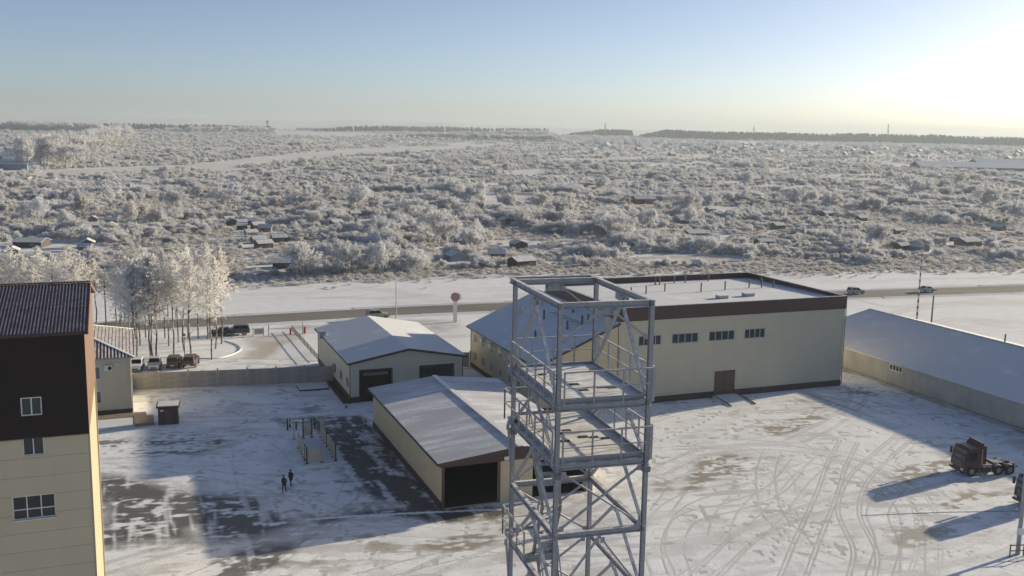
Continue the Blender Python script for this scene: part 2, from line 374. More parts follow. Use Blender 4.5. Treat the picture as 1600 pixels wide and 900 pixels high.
def catmull(pts, n=14):
    P = [np.array(p, float) for p in pts]; P = [2*P[0]-P[1]] + P + [2*P[-1]-P[-2]]; out = []
    for i in range(1, len(P)-2):
        for q in range(n):
            s = q/n; a, b, c, d = P[i-1:i+3]
            out.append(0.5*((2*b)+(c-a)*s+(2*a-5*b+4*c-d)*s*s+(3*b-a-3*c+d)*s**3))
    return np.array(out+[P[-2]])
def gline(px, n=14):
    return catmull([spot(*q, 0)[:2] for q in px], n)
def dist_line(X, Y, line, reach):
    D = np.full(X.shape, 1e3); 
    x0, y0 = X[0, 0], Y[0, 0]; sx = X[0, 1]-x0; sy = Y[1, 0]-y0
    for a, b in zip(line[:-1], line[1:]):
        i0 = int((min(a[0], b[0])-reach-x0)/sx); i1 = int((max(a[0], b[0])+reach-x0)/sx)+2
        j0 = int((min(a[1], b[1])-reach-y0)/sy); j1 = int((max(a[1], b[1])+reach-y0)/sy)+2
        i0 = max(i0, 0); j0 = max(j0, 0)
        if i1 <= i0 or j1 <= j0: continue
        xs = X[j0:j1, i0:i1]; ys = Y[j0:j1, i0:i1]
        if xs.size == 0: continue
        d = b-a; L2 = d@d+1e-9; tt = np.clip(((xs-a[0])*d[0]+(ys-a[1])*d[1])/L2, 0, 1)
        q = np.hypot(xs-a[0]-tt*d[0], ys-a[1]-tt*d[1]); D[j0:j1, i0:i1] = np.minimum(D[j0:j1, i0:i1], q)
    return D
def inside(X, Y, poly, soft=1.0, wob=0.0, o=0):
    """soft polygon mask, edge broken up by noise"""
    P = np.array([spot(*q, 0)[:2] for q in poly]); inn = np.zeros(X.shape, bool); D = np.full(X.shape, 1e3)
    for a, b in zip(P, np.roll(P, -1, 0)):
        c = ((a[1] > Y) != (b[1] > Y)); xx = (b[0]-a[0])*(Y-a[1])/((b[1]-a[1])+1e-12)+a[0]; inn ^= c & (X < xx)
        d = b-a; tt = np.clip(((X-a[0])*d[0]+(Y-a[1])*d[1])/(d@d+1e-9), 0, 1); D = np.minimum(D, np.hypot(X-a[0]-tt*d[0], Y-a[1]-tt*d[1]))
    s = np.where(inn, D, -D)
    if wob: s = s + (fnoise(X, Y, wob*2.2, o)-0.5)*wob*2.2
    return np.clip(0.5+s/soft, 0, 1)
TR = [  # wheel tracks on the open yard, pixels of the photograph
 [(1040,760),(1090,722),(1180,702),(1290,708),(1390,742),(1440,790),(1450,860),(1430,930)],
 [(1030,800),(1080,745),(1170,715),(1280,722),(1370,756),(1420,805),(1425,900)],
 [(1150,690),(1240,698),(1340,716),(1420,748),(1470,780)],
 [(1020,740),(1110,705),(1220,700),(1330,722),(1400,765)],
 [(1036,900),(1020,850),(1040,800),(1100,770),(1190,760)],
 [(1060,900),(1050,850),(1075,810),(1150,790),(1210,765),(1250,720)],
 [(1235,910),(1258,850),(1290,775),(1305,730),(1325,690)],
 [(1075,905),(1140,860),(1200,810),(1250,750),(1290,715)],
 [(1205,705),(1195,745),(1205,800),(1240,840)],
 [(1345,905),(1350,860),(1325,800),(1340,750),(1380,710),(1410,685)],
 [(1120,655),(1190,640),(1290,645),(1380,675)],
 [(1080,690),(1180,680),(1260,660),(1330,630),(1350,600)],
 [(1240,690),(1300,660),(1340,625),(1330,600)],
 [(1370,905),(1385,850),(1370,800),(1400,760)],
 [(1040,850),(1130,840),(1220,850),(1310,880)],
 [(1100,900),(1180,830),(1290,790),(1420,760),(1490,745)],
 [(170,700),(300,690),(420,685),(470,720)],
 [(170,720),(290,735),(420,760),(520,800),(640,830)],
 [(160,890),(300,850),(450,815),(640,800),(800,770),(900,745)],
 [(380,900),(480,830),(560,790),(600,740),(580,690)],
 [(420,910),(520,845),(640,830),(800,840),(960,800)],
 [(640,905),(760,850),(900,800),(1000,740)],
 [(560,905),(700,870),(850,850),(1000,830)],
 [(300,905),(420,860),(560,845),(700,850),(900,870)],
 [(190,660),(330,655),(470,650),(560,640)],
 [(530,660),(560,690),(600,730),(640,770)],
 [(1000,660),(1080,640),(1160,632),(1250,622)],
]
TRAILS = [[(1180,838),(1230,848),(1300,856),(1370,866)], [(1205,880),(1212,850),(1230,825),(1260,805)], [(1060,690),(1120,720),(1200,770),(1290,840)], [(470,745),(440,775),(420,810),(400,850),(380,900)], [(455,762),(500,800),(560,850),(600,900)], [(1030,690),(1100,660),(1130,640)], [(300,640),(400,650),(500,660),(560,690)], [(1390,700),(1420,760),(1440,830),(1500,880)]]
def yard_masks(X, Y):
    fine = fnoise(X, Y, 1.3, 1); mid = fnoise(X, Y, 5, 2); big = fnoise(X, Y, 17, 3)
    # streaks that run with the traffic, roughly along the hangar
    a = math.radians(24); ux = X*math.cos(a)+Y*math.sin(a); uy = -X*math.sin(a)+Y*math.cos(a)
    streak = fnoise(ux, uy*6, 9, 6, 4); streak2 = fnoise(uy*.8+ux*.2, ux*7, 7, 8, 5)
    G = np.zeros_like(X)
    for k, px in enumerate(TR):
        c = gline(px); d = np.gradient(c, axis=0); d /= np.linalg.norm(d, axis=1)[:, None]+1e-9; nn = np.stack([-d[:, 1], d[:, 0]], 1)
        w = 0.10+0.07*((k*37) % 10)/10; st = 0.65+0.55*((k*53) % 10)/10
        for s in (-0.98, 0.98):
            for tw in ((-0.17, 0.17) if k % 3 == 0 else (0,)):
                D = dist_line(X, Y, c+nn*(s+tw), 0.9); G = np.maximum(G, st*np.clip(1.25-D/w, 0, 1)*(0.35+0.9*mid))
    for k in range(90):             # many faint passes of vehicles
        cx, cy = rng.uniform(5, 62), rng.uniform(72, 125); r = rng.uniform(14, 70); a0 = rng.uniform(0, 6.28); a1 = a0+rng.uniform(6, 30)/r
        th = np.linspace(a0, a1, 14); c = np.stack([cx+r*np.cos(th), cy+r*np.sin(th)], 1)
        for q in (0, 1.9):
            cc = np.stack([cx+(r+q)*np.cos(th), cy+(r+q)*np.sin(th)], 1); D = dist_line(X, Y, cc, 0.6)
            G = np.maximum(G, rng.uniform(.3, .75)*np.clip(1.2-D/rng.uniform(.10, .16), 0, 1)*(.4+.8*fine))
    hs = fnoise(X*.99+Y*.14, (Y*.99-X*.14)*5.5, 4.5, 41, 4); vs = fnoise((X*.93+Y*.36)*9, Y*.93-X*.36, 6.5, 43, 3)
    G = np.maximum(G, 0.62*np.clip((hs-.53)*11, 0, 1)*np.clip((mid-.34)*4, 0, 1))
    G = np.maximum(G, 0.40*np.clip((streak-.50)*6, 0, 1)*np.clip((big-.38)*4, 0, 1))
    G = np.maximum(G, 0.34*np.clip((fine-.56)*6, 0, 1))
    G = np.maximum(G, 0.8*np.clip((vnoise(X, Y, .55, 21)*.6+vnoise(X, Y, 1.9, 22)*.4-.70)*14, 0, 1))
    for px in TRAILS:                # lines of footprints
        c = gline(px, 40); L_ = np.concatenate([[0], np.cumsum(np.linalg.norm(np.diff(c, axis=0), axis=1))]); n_ = int(L_[-1]/.72)
        for i in range(n_):
            q = np.array([np.interp(i*.72, L_, c[:, 0]), np.interp(i*.72, L_, c[:, 1])])+np.array([.16*(-1)**i, .1*(-1)**i]); D = dist_line(X, Y, np.array([q, q+[.02, .22]]), .4); G = np.maximum(G, .95*np.clip(1.5-D/.14, 0, 1))
    # bare wet asphalt
    Rr = np.zeros_like(X)
    grit = vnoise(X, Y, .5, 31)*.5+vnoise(ux, uy*4, 1.6, 33)*.5
    br = lambda lo, k, s=streak2: np.clip((s*.18+hs*.32+fine*.20+grit*.30-lo-.055)*k*2.6, 0, 1)*np.clip(1-(vs-.60)*7, .3, 1)
    Rr = np.maximum(Rr, inside(X, Y, [(480,655),(560,650),(588,668),(695,800),(640,803),(545,760),(520,712),(505,690)], 1.6, 1.5, 1)*np.clip((streak2*.55+fine*.25+grit*.2-.40)*11, .12, .95))
    Rr = np.maximum(Rr, 0.95*inside(X, Y, [(480,808),(560,797),(700,790),(800,792),(800,806),(690,818),(600,806),(500,818)], 1.2, 1.6, 2)*br(.30, 6, streak))
    Rr = np.maximum(Rr, 0.9*inside(X, Y, [(160,752),(250,757),(420,775),(480,820),(400,850),(310,850),(250,800),(160,800)], 2.5, 3.5, 3)*br(.36, 7))
    Rr = np.maximum(Rr, 0.92*inside(X, Y, [(150,745),(260,755),(300,790),(310,850),(150,850)], 2.5, 2, 4)*br(.355, 7, mid))
    Rr = np.maximum(Rr, 0.85*inside(X, Y, [(320,880),(350,868),(500,835),(470,862),(380,898),(330,910)], 1.5, 2, 5)*br(.34, 6, mid))
    Rr = np.maximum(Rr, 0.8*inside(X, Y, [(160,690),(300,680),(360,690),(300,712),(160,706)], 1.5, 2.5, 6)*br(.46, 8, streak))
    Rr = np.maximum(Rr, 0.8*inside(X, Y, [(420,655),(570,650),(570,661),(430,668)], 1.0, 1.5, 7)*br(.36, 6, streak))
    Rr = np.maximum(Rr, 0.55*inside(X, Y, [(470,640),(492,634),(505,640),(480,646)], .8, .8, 8))
    Rr = np.maximum(Rr, 0.55*inside(X, Y, [(560,700),(640,760),(650,800),(420,830),(440,790)], 3, 3, 9)*br(.50, 7))
    # brown dirt showing through
    B = np.zeros_like(X)
    for k, pl in enumerate([[(1062,742),(1100,712),(1165,712),(1150,742),(1100,765),(1062,778)], [(1190,672),(1235,650),(1345,606),(1365,612),(1270,662),(1215,678)], [(1380,745),(1430,727),(1500,712),(1490,730),(1420,752)],
            [(1462,782),(1500,772),(1600,756),(1600,782),(1520,790),(1480,792)], [(640,858),(700,838),(790,822),(790,850),(720,862)], [(1000,665),(1060,668),(1050,674),(1000,672)], [(1095,678),(1140,680),(1130,686),(1100,684)],
            [(1020,745),(1050,750),(1048,768),(1030,765)], [(440,862),(520,868),(500,890),(440,885)], [(1410,815),(1470,805),(1460,830),(1420,850)], [(580,845),(640,850),(620,870),(570,866)], [(640,770),(720,800),(780,806),(760,820),(660,806)]]):
        B = np.maximum(B, (0.85 if k < 5 else .6)*inside(X, Y, pl, 1.2, 2.4, 10+k)*np.clip((hs*.40+streak*.16+fine*.16+grit*.28-.50)*22, 0, 1))
    B = np.maximum(B, 0.14*np.clip((big-.55)*5, 0, 1)*np.clip((fine-.45)*4, 0, 1))
    D = dist_line(X, Y, np.array([site(102.3, v)[:2] for v in np.arange(60, 136, 4.0)]), 3); Rr = np.maximum(Rr, 0.6*np.clip(1.2-D/.55, 0, 1)*np.clip((mid-.3)*5, 0, 1))
    sn = inside(X, Y, [(1320,590),(1390,640),(1340,650),(1290,640),(1250,625)], 2, 3, 31)*np.clip((streak2-.5)*6, 0, 1); Rr = np.maximum(Rr, .45*sn)
    D = dist_line(X, Y, gline([(480,812),(570,806),(690,800),(780,796)]), 1.5); G = np.where(D < .35, 0, G); Rr = np.where((D < .22), 0.0, Rr)
    return Rr, np.clip(G, 0, .85), B
M['yard'] = snowground('yard_snow', (0.85, 0.88, 0.93))
masked_sheet('yard', -60, 84, 66, 150, 0.155, 0.022, yard_masks, M['yard'], relief=0.05)

ROADN = [(-230,105),(-150,137),(-88,161),(-49.8,176.6),(-13.7,191.5),(40,208),(103.3,226.2),(180,248),(330,290)]
ROADF = [(-233,113),(-153,145),(-91,169),(-52.4,184.8),(-15.5,200),(38,217),(101,235.2),(178,257),(328,299)]
rn = catmull(ROADN, 10); rf = catmull(ROADF, 10)
def front_masks(X, Y):
    fine = fnoise(X, Y, 2, 1); mid = fnoise(X, Y, 8, 2); big = fnoise(X, Y, 30, 3)
    a = math.radians(20); ux = X*math.cos(a)+Y*math.sin(a); uy = -X*math.sin(a)+Y*math.cos(a); streak = fnoise(ux, uy*6, 26, 4)
    G = 0.75*np.clip((streak-.52)*7, 0, 1)*np.clip((mid-.3)*3, 0, 1); B = np.zeros_like(X); R = np.zeros_like(X)
    far = dist_line(X, Y, rf, 60); near = dist_line(X, Y, rn, 40)
    B = np.maximum(B, .55*np.clip(1.3-np.minimum(far, near)/2.2, 0, 1)*np.clip((mid-.32)*4, 0, 1))
    # drive, parking strip, lane inside the fence
    B = np.maximum(B, .72*inside(X, Y, [(380,530),(430,522),(470,522),(440,545),(400,568),(330,585),(250,592),(240,580),(330,574),(385,556),(392,545)], 2, 1.5, 3)*np.clip(.35+mid, 0, 1))
    R = np.maximum(R, .6*inside(X, Y, [(150,592),(150,574),(250,578),(330,573),(330,588)], 1, .8, 4)*np.clip(mid*1.6, 0, 1))
    B = np.maximum(B, .5*inside(X, Y, [(350,515),(610,500),(720,500),(720,518),(600,512),(350,530)], 2, 3, 5)*np.clip((mid-.3)*4, 0, 1))
    R = np.maximum(R, .35*inside(X, Y, [(640,512),(760,508),(740,520),(660,522)], 1.5, 1.5, 8)*np.clip((mid-.2)*3, 0, 1))
    for k, px in enumerate([[(545,448),(600,456),(680,472),(760,478)], [(600,452),(680,466),(780,470)], [(380,462),(500,458),(590,448)], [(1340,470),(1400,482),(1460,476),(1600,470)], [(1380,500),(1420,486),(1500,478),(1600,476)], [(1450,510),(1500,500),(1600,505)], [(1380,440),(1480,436),(1600,437)]]):
        c = gline(px)
        for s in (0, 2.0):
            D = dist_line(X, Y, c+np.array([0, s]), 3); G = np.maximum(G, .8*np.clip(1.2-D/.5, 0, 1))
    # grassy edge of the field
    edge = np.array([(-260,190),(-150,205),(-60,226),(0,250),(60,258),(150,278),(330,320)], float); ey = np.interp(X, edge[:, 0], edge[:, 1])
    B = np.maximum(B, .62*np.clip((Y-ey+14)/14, 0, 1)*np.clip((streak*.6+fine*.4-.42)*7, 0, 1))
    return R, G, B
M['front'] = snowground('roadside_snow', (0.80, 0.82, 0.86), dirt=(0.36, 0.30, 0.235), packed=(0.56, 0.55, 0.54))
masked_sheet('roadside_field', -190, 215, 140, 330, 0.55, 0.010, front_masks, M['front'], keep=lambda X, Y: (Y > 150.2) | (X < -60.2) | (X > 84.2), relief=0.0)
masked_sheet('field_strip', -190, -60.2, 96, 140, 1.0, 0.012, front_masks, M['front'])
mb = MB()
for i in range(len(rn)-1): mb.poly([(*rn[i], .05), (*rn[i+1], .05), (*rf[i+1], .05), (*rf[i], .05)])
M['asphalt'] = paint('asphalt', (0.16, 0.148, 0.135), 0.85, 0.22, 0.12, bmp=0.2, stretch=(.3, 1, 1))
struct(mb.build('road', 'asphalt'))
mb = MB()                        # ploughed snow banks along the road
for ln, sgn in ((rn, -1), (rf, 1)):
    for i in range(len(ln)-1):
        a, b = Vector((*ln[i], 0)), Vector((*ln[i+1], 0)); d = (b-a).normalized(); n = Vector((-d.y, d.x, 0))*sgn
        h = 0.22+.12*random.random()
        mb.poly([a+Vector((0,0,.055)), b+Vector((0,0,.055)), b+n*.7+Vector((0,0,h)), a+n*.7+Vector((0,0,h))]); mb.poly([a+n*.7+Vector((0,0,h)), b+n*.7+Vector((0,0,h)), b+n*2, a+n*2])
o = mb.build('snow_bank', 'snow'); struct(o)
# curved kerb of the drive
kl = gline([(300,560),(340,560),(368,552),(376,545),(368,538),(352,533)], 8); mb = MB()
for i in range(len(kl)-1): mb.bar((*kl[i], .08), (*kl[i+1], .06), .18, .16)
struct(mb.build('kerb', 'white'))

# ------------------------------------------------------------------ buildings of the works
def warehouse():
    L, Dp, Hh = 36.3, 24.3, 13.2; u0, v0 = 59.3, 113.31
    t = thing('warehouse_building', 'large tall beige flat-roofed warehouse with brown parapet band and four strip windows', 'building', site(u0, v0), TH)
    wn = [(2.9, 6.35), (7.95, 12.05), (13.7, 17.85), (19.4, 22.8)]; zt = (7.95, 9.35)
    ops = [(a, b, *zt) for a, b in wn] + [(14.9, 18.25, .35, 3.7)]
    w, P, n = wall(t, (0,0), (L,0), .9, 11.4, [o for o in ops[:4]] + [(14.9, 18.25, .9, 3.7)])
    for a, b in wn: window(t, P, a, b, *zt, panes=4, frame='grey_trim', glass='glass', fwid=.12)
    d = MB(); d.hexa([P(14.92,.36,.06),P(18.23,.36,.06),P(18.23,.36,.12),P(14.92,.36,.12),P(14.92,3.68,.06),P(18.23,3.68,.06),P(18.23,3.68,.12),P(14.92,3.68,.12)])
    do = d.build('gate_door', 'brown_mid', t); MB().hexa([P(16.55,.4,.03),P(16.6,.4,.03),P(16.6,.4,.055),P(16.55,.4,.055),P(16.55,3.6,.03),P(16.6,3.6,.03),P(16.6,3.6,.055),P(16.55,3.6,.055)]).build('door_seam', 'dark', do)
    for a, b in ((0, 14.9), (18.25, L)): MB().box(a, b, -.05, .1, 0, .9).build('plinth', 'plinth', t)
    MB().box(14.9, 18.25, -.02, .1, 0, .35).build('threshold', 'conc', t)
    wall(t, (L,0), (L,Dp), 0, 11.4); wall(t, (L,Dp), (0,Dp), 0, 11.4); wall(t, (0,Dp), (0,0), 0, 11.4)
    for a, b in (((-.12,-.12),(L+.12,.02)), ((-.12,Dp-.02),(L+.12,Dp+.12)), ((-.12,.02),(.02,Dp-.02)), ((L-.02,.02),(L+.12,Dp-.02))):
        MB().box(a[0], b[0], a[1], b[1], 11.4, 13.2).build('parapet', 'brown', t)
    for a, b in (((-.2,-.2),(L+.2,.25)), ((-.2,Dp-.25),(L+.2,Dp+.2)), ((-.2,.25),(.25,Dp-.25)), ((L-.25,.25),(L+.2,Dp-.25))):
        MB().box(a[0], b[0], a[1], b[1], 13.2, 13.26).build('coping', 'pipe', t)
    MB().poly([(0.02,.02,12.75),(L-.02,.02,12.75),(L-.02,Dp-.02,12.35),(0.02,Dp-.02,12.35)]).build('roof', 'snow', t)
    for x, y, h in [(8,12,1.3),(11,13,1.3),(15,14.5,1.2),(20,12.5,1.4),(24.5,13,1.4),(29.5,14,1.3),(31.5,13.6,1.3),(33.5,13.4,1.0),(17,21,1.3),(17.8,21,1.2),(21,22,1.0),(23,22,1.2),(27.5,22.4,1.1),(34.5,18,.8)]:
        MB().tube((x,y,12.2), (x,y,12.5+h), .11, n=8).build('vent_pipe', 'pipe', t)
    for x, y in ((18.7,5.5),(23.6,6.2)): 
        h = MB().box(x, x+1.5, y, y+1.1, 12.5, 13.05).build('roof_hatch', 'grey_trim', t); MB().box(x-.05, x+1.55, y-.05, y+1.15, 13.05, 13.14).build('hatch_lid', 'snow', h)
    MB().tube((L+.08,-.1,.3),(L+.08,-.1,11.4), .07, n=8).build('drainpipe', 'pipe', t)
    # loading ramp
    rp = thing('loading_ramp', 'snowy concrete ramp with brown edge rails leading up to the warehouse door', 'ramp', site(u0+16.6, v0-.1), TH)
    MB().hexa([(-1.9,-4.6,0),(1.9,-4.6,0),(1.9,-.02,0),(-1.9,-.02,0),(-1.9,-4.6,.05),(1.9,-4.6,.05),(1.9,-.02,.34),(-1.9,-.02,.34)]).build('slab', 'snow', rp)
    for s in (-1.9, 1.9):
        MB().bar((s,-4.7,.12), (s,-.1,.42), .09, .12).build('edge_rail', 'brown_mid', rp)
    pass
warehouse()

def office():
    Wd, Dp, ez, tz = 11.1, 26.7, 6.5, 11.3; u0, v0 = 48.1, 113.33
    t = thing('office_building', 'two-storey yellowish office wing with long snowy lean-to roof against the warehouse', 'building', site(u0, v0), TH)
    k = (tz-ez)/Wd; ops = []
    for i in range(7):
        s = 1.2+i*3.55
        ops += [(s, s+1.3, 4.1, 5.5), (s, s+1.3, 1.3, 2.7)]
    w, P, n = wall(t, (0,Dp), (0,0), .7, ez, ops, mat='beige_warm')
    for o in ops: window(t, P, *o, panes=2, frame='white', glass='glass_blue', fwid=.09)
    wall(t, (0,0), (Wd-.02,0), .7, ez, mat='beige_warm', top=[(0, ez), (Wd-.02, tz-.05)])
    wall(t, (Wd-.02,Dp), (0,Dp), 0, ez, mat='beige_warm', top=[(0, tz-.05), (Wd-.02, ez)])
    MB().box(-.06, .05, -.06, Dp+.05, 0, .7).build('plinth', 'plinth', t); MB().box(.05, Wd-.1, -.06, .05, 0, .7).build('plinth', 'plinth', t)
    o = .6; z = lambda x: ez+.12+k*x
    slab(MB(), [(-o,-o,z(-o)), (Wd-.03,-o,z(Wd)), (Wd-.03,Dp+o,z(Wd)), (-o,Dp+o,z(-o))], .16).build('roof', 'snow', t)
    MB().bar((-o-.03,-o-.03,z(-o)-.12), (Wd,-o-.03,z(Wd)-.12), .05, .30).build('verge_board', 'brown', t)
    MB().bar((-o-.06,-o,z(-o)-.14), (-o-.06,Dp+o,z(-o)-.14), .12, .14).build('gutter', 'brown_mid', t)
    for x, y, h in [(4.2,19.5,1.5),(6.5,14,1.4),(8.6,20,1.3),(6.6,6.2,1.2),(8.4,5.4,1.2),(8.9,4.6,1.3),(3.2,9.2,.9),(9.6,11,1.1),(5.6,23,1.0)]:
        MB().tube((x,y,z(x)-.3), (x,y,z(x)+h), .16, n=8).build('vent_pipe', 'pipe', t)
    for i in range(9):
        y = 4.5+i*1.15; MB().box(7.2+.25*(i%2), 8.7, y, y+.10, z(7.9)+.28, z(7.9)+.34).build('roof_shadow_bar', 'pipe', t)  # dark bars laid in for the ladder-like shadows on the roof
    for s in (.15, Dp-.15): MB().tube((-.12,s,.3), (-.12,s,ez), .06, n=6).build('drainpipe', 'pipe', t)
    for y, zz in ((20.7,5.75),(16.9,5.7),(12.9,5.7),(9,5.7)): MB().box(-.5, -.02, y, y+.85, zz-.7, zz-.1).build('air_conditioner', 'white', t)
office()

def gable_building(name, label, u0, v0, Wd, Dp, ez, rz, front, side, wallm, roofm, pl=.8, oh=.5, sideplinth=True, backm=None):
    t = thing(name, label, 'building', site(u0, v0), TH)
    sl = (rz-ez)/(Wd/2)
    fr, P, n = wall(t, (0,0), (Wd,0), 0, ez, front, wallm, top=[(0,ez),(Wd/2,rz),(Wd,ez)])
    wl, Q, n = wall(t, (0,Dp), (0,0), pl, ez, side, wallm)
    wall(t, (Wd,0), (Wd,Dp), 0, ez, (), wallm); wall(t, (Wd,Dp), (0,Dp), 0, ez, (), wallm, top=[(0,ez),(Wd/2,rz),(Wd,ez)])
    z = lambda x: ez+.1+sl*min(x, Wd-x)
    for s, nm in ((0, 'roof'), (1, 'roof')):
        X = (lambda x: x) if s == 0 else (lambda x: Wd-x)
        pts = [(X(-oh),-oh,z(-oh)), (X(Wd/2),-oh,z(Wd/2)), (X(Wd/2),Dp+oh,z(Wd/2)), (X(-oh),Dp+oh,z(-oh))]
        if s: pts = pts[::-1]
        slab(MB(), pts, .10).build(nm, roofm, t)
        MB().bar((X(-oh-.02),-oh-.04,z(-oh)-.14), (X(Wd/2),-oh-.04,z(Wd/2)-.14), .05, .30).build('verge_board', 'brown', t)
        MB().bar((X(-oh-.06),-oh,z(-oh)-.14), (X(-oh-.06),Dp+oh,z(-oh)-.14), .10, .16).build('gutter', 'brown', t)
    if pl: MB().box(-.07, .06, 0, Dp, 0, pl).build('plinth', 'plinth', t)
    return t, P, Q, z
# garage by the gate
fo = [(1.2, 5.4, .02, 4.2), (9.4, 14.0, .02, 4.2)]
t, P, Q, z = gable_building('garage_building', 'pale grey gabled garage with two dark vehicle doors, beside the concrete fence and gate', 26.5, 125.46, 15.3, 23.4, 5.5, 6.9,
    fo, [(11.9, 13.3, 1.6, 2.9), (16.0, 17.4, 1.6, 2.9), (20.3, 21.7, 1.6, 2.9)], 'pale_panel', 'snow')
for a in (11.9, 16.0, 20.3): window(t, Q, a, a+1.4, 1.6, 2.9, panes=2, frame='grey_trim', glass='glass')
for k, (a, b, z0, z1) in enumerate(fo):
    MB().hexa([P(a-.15,4.2,-.06),P(b+.15,4.2,-.06),P(b+.15,4.2,-.003),P(a-.15,4.2,-.003),P(a-.15,4.42,-.06),P(b+.15,4.42,-.06),P(b+.15,4.42,-.003),P(a-.15,4.42,-.003)]).build('door_lintel', 'brown', t)
    for s in (a-.15, b): MB().hexa([P(s,.02,-.06),P(s+.15,.02,-.06),P(s+.15,.02,-.003),P(s,.02,-.003),P(s,4.2,-.06),P(s+.15,4.2,-.06),P(s+.15,4.2,-.003),P(s,4.2,-.003)]).build('door_jamb', 'brown', t)
    d = MB().box(a+.02, b-.02, .12, .2, .05, 4.18).build('vehicle_door', 'brown_dark' if k == 0 else 'dark', t)
    if k == 0: MB().box(a+.4, b-.4, .06, .118, 3.55, 3.95).build('door_glazing', 'glass_blue', d)
    if k == 1:
        for i in range(3): MB().box(a+.35+i*1.4, a+1.5+i*1.4, .06, .118, 2.2, 3.8).build('door_glazing', 'glass', d)
MB().box(0, 1.05, -.05, .05, 0, .8).build('plinth', 'plinth', t); MB().box(5.55, 9.25, -.05, .05, 0, .8).build('plinth', 'plinth', t); MB().box(14.15, 15.3, -.05, .05, 0, .8).build('plinth', 'plinth', t)
for x, y in ((-.12, .15), (-.12, 23.2), (15.42, .15)): MB().tube((x,y,.2), (x,y,5.4), .06, n=6).build('drainpipe', 'brown_mid', t)
MB().box(-.9, -.02, 17.4, 18.4, 5.2, 6.2).build('wall_unit', 'grey_trim', t)
MB().box(-1.1, -.08, -.3, 11.6, .0, .22).build('apron', 'plinth', t)
# open vehicle hangar
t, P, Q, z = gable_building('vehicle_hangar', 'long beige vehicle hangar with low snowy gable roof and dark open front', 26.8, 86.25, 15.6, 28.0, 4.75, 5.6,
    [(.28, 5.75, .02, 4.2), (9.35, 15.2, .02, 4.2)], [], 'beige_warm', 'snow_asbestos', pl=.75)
for v_ in range(0): pass
MB().hexa([P(-.2,4.2,-.05),P(15.8,4.2,-.05),P(15.8,4.2,-.004),P(-.2,4.2,-.004),P(-.2,4.78,-.05),P(15.8,4.78,-.05),P(15.8,4.78,-.004),P(-.2,4.78,-.004)]).build('fascia', 'brown', t)
MB().poly([P(0,4.78,-.03),P(15.6,4.78,-.03),P(7.8,5.58,-.03)]).build('gable_cladding', 'brown', t)
MB().hexa([P(5.75,.0,-.05),P(5.95,.0,-.05),P(5.95,.0,-.004),P(5.75,.0,-.004),P(5.75,4.19,-.05),P(5.95,4.19,-.05),P(5.95,4.19,-.004),P(5.75,4.19,-.004)]).build('door_jamb', 'brown_mid', t)
MB().hexa([P(.0,.0,-.05),P(.26,.0,-.05),P(.26,.0,-.004),P(.0,.0,-.004),P(.0,4.19,-.05),P(.26,4.19,-.05),P(.26,4.19,-.004),P(.0,4.19,-.004)]).build('door_jamb', 'brown_mid', t)
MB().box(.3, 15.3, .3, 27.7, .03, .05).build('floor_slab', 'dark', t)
MB().box(.22, .28, .2, 27.8, .05, 4.6).build('bay_shade_lining', 'dark', t); MB().box(15.3, 15.36, .2, 27.8, .05, 4.6).build('bay_shade_lining', 'dark', t); MB().box(.3, 15.3, 27.6, 27.68, .05, 4.6).build('bay_shade_lining', 'dark', t)  # floor and sheets near-black: shade of the open bay put into their colour
MB().bar((7.8,-.55,5.74), (7.8,28.5,5.74), .55, .10).build('ridge_cap', 'white', t)
MB().box(6.3, 7.1, -.16, -.06, 4.3, 4.65).build('sign_plate', 'white', t)

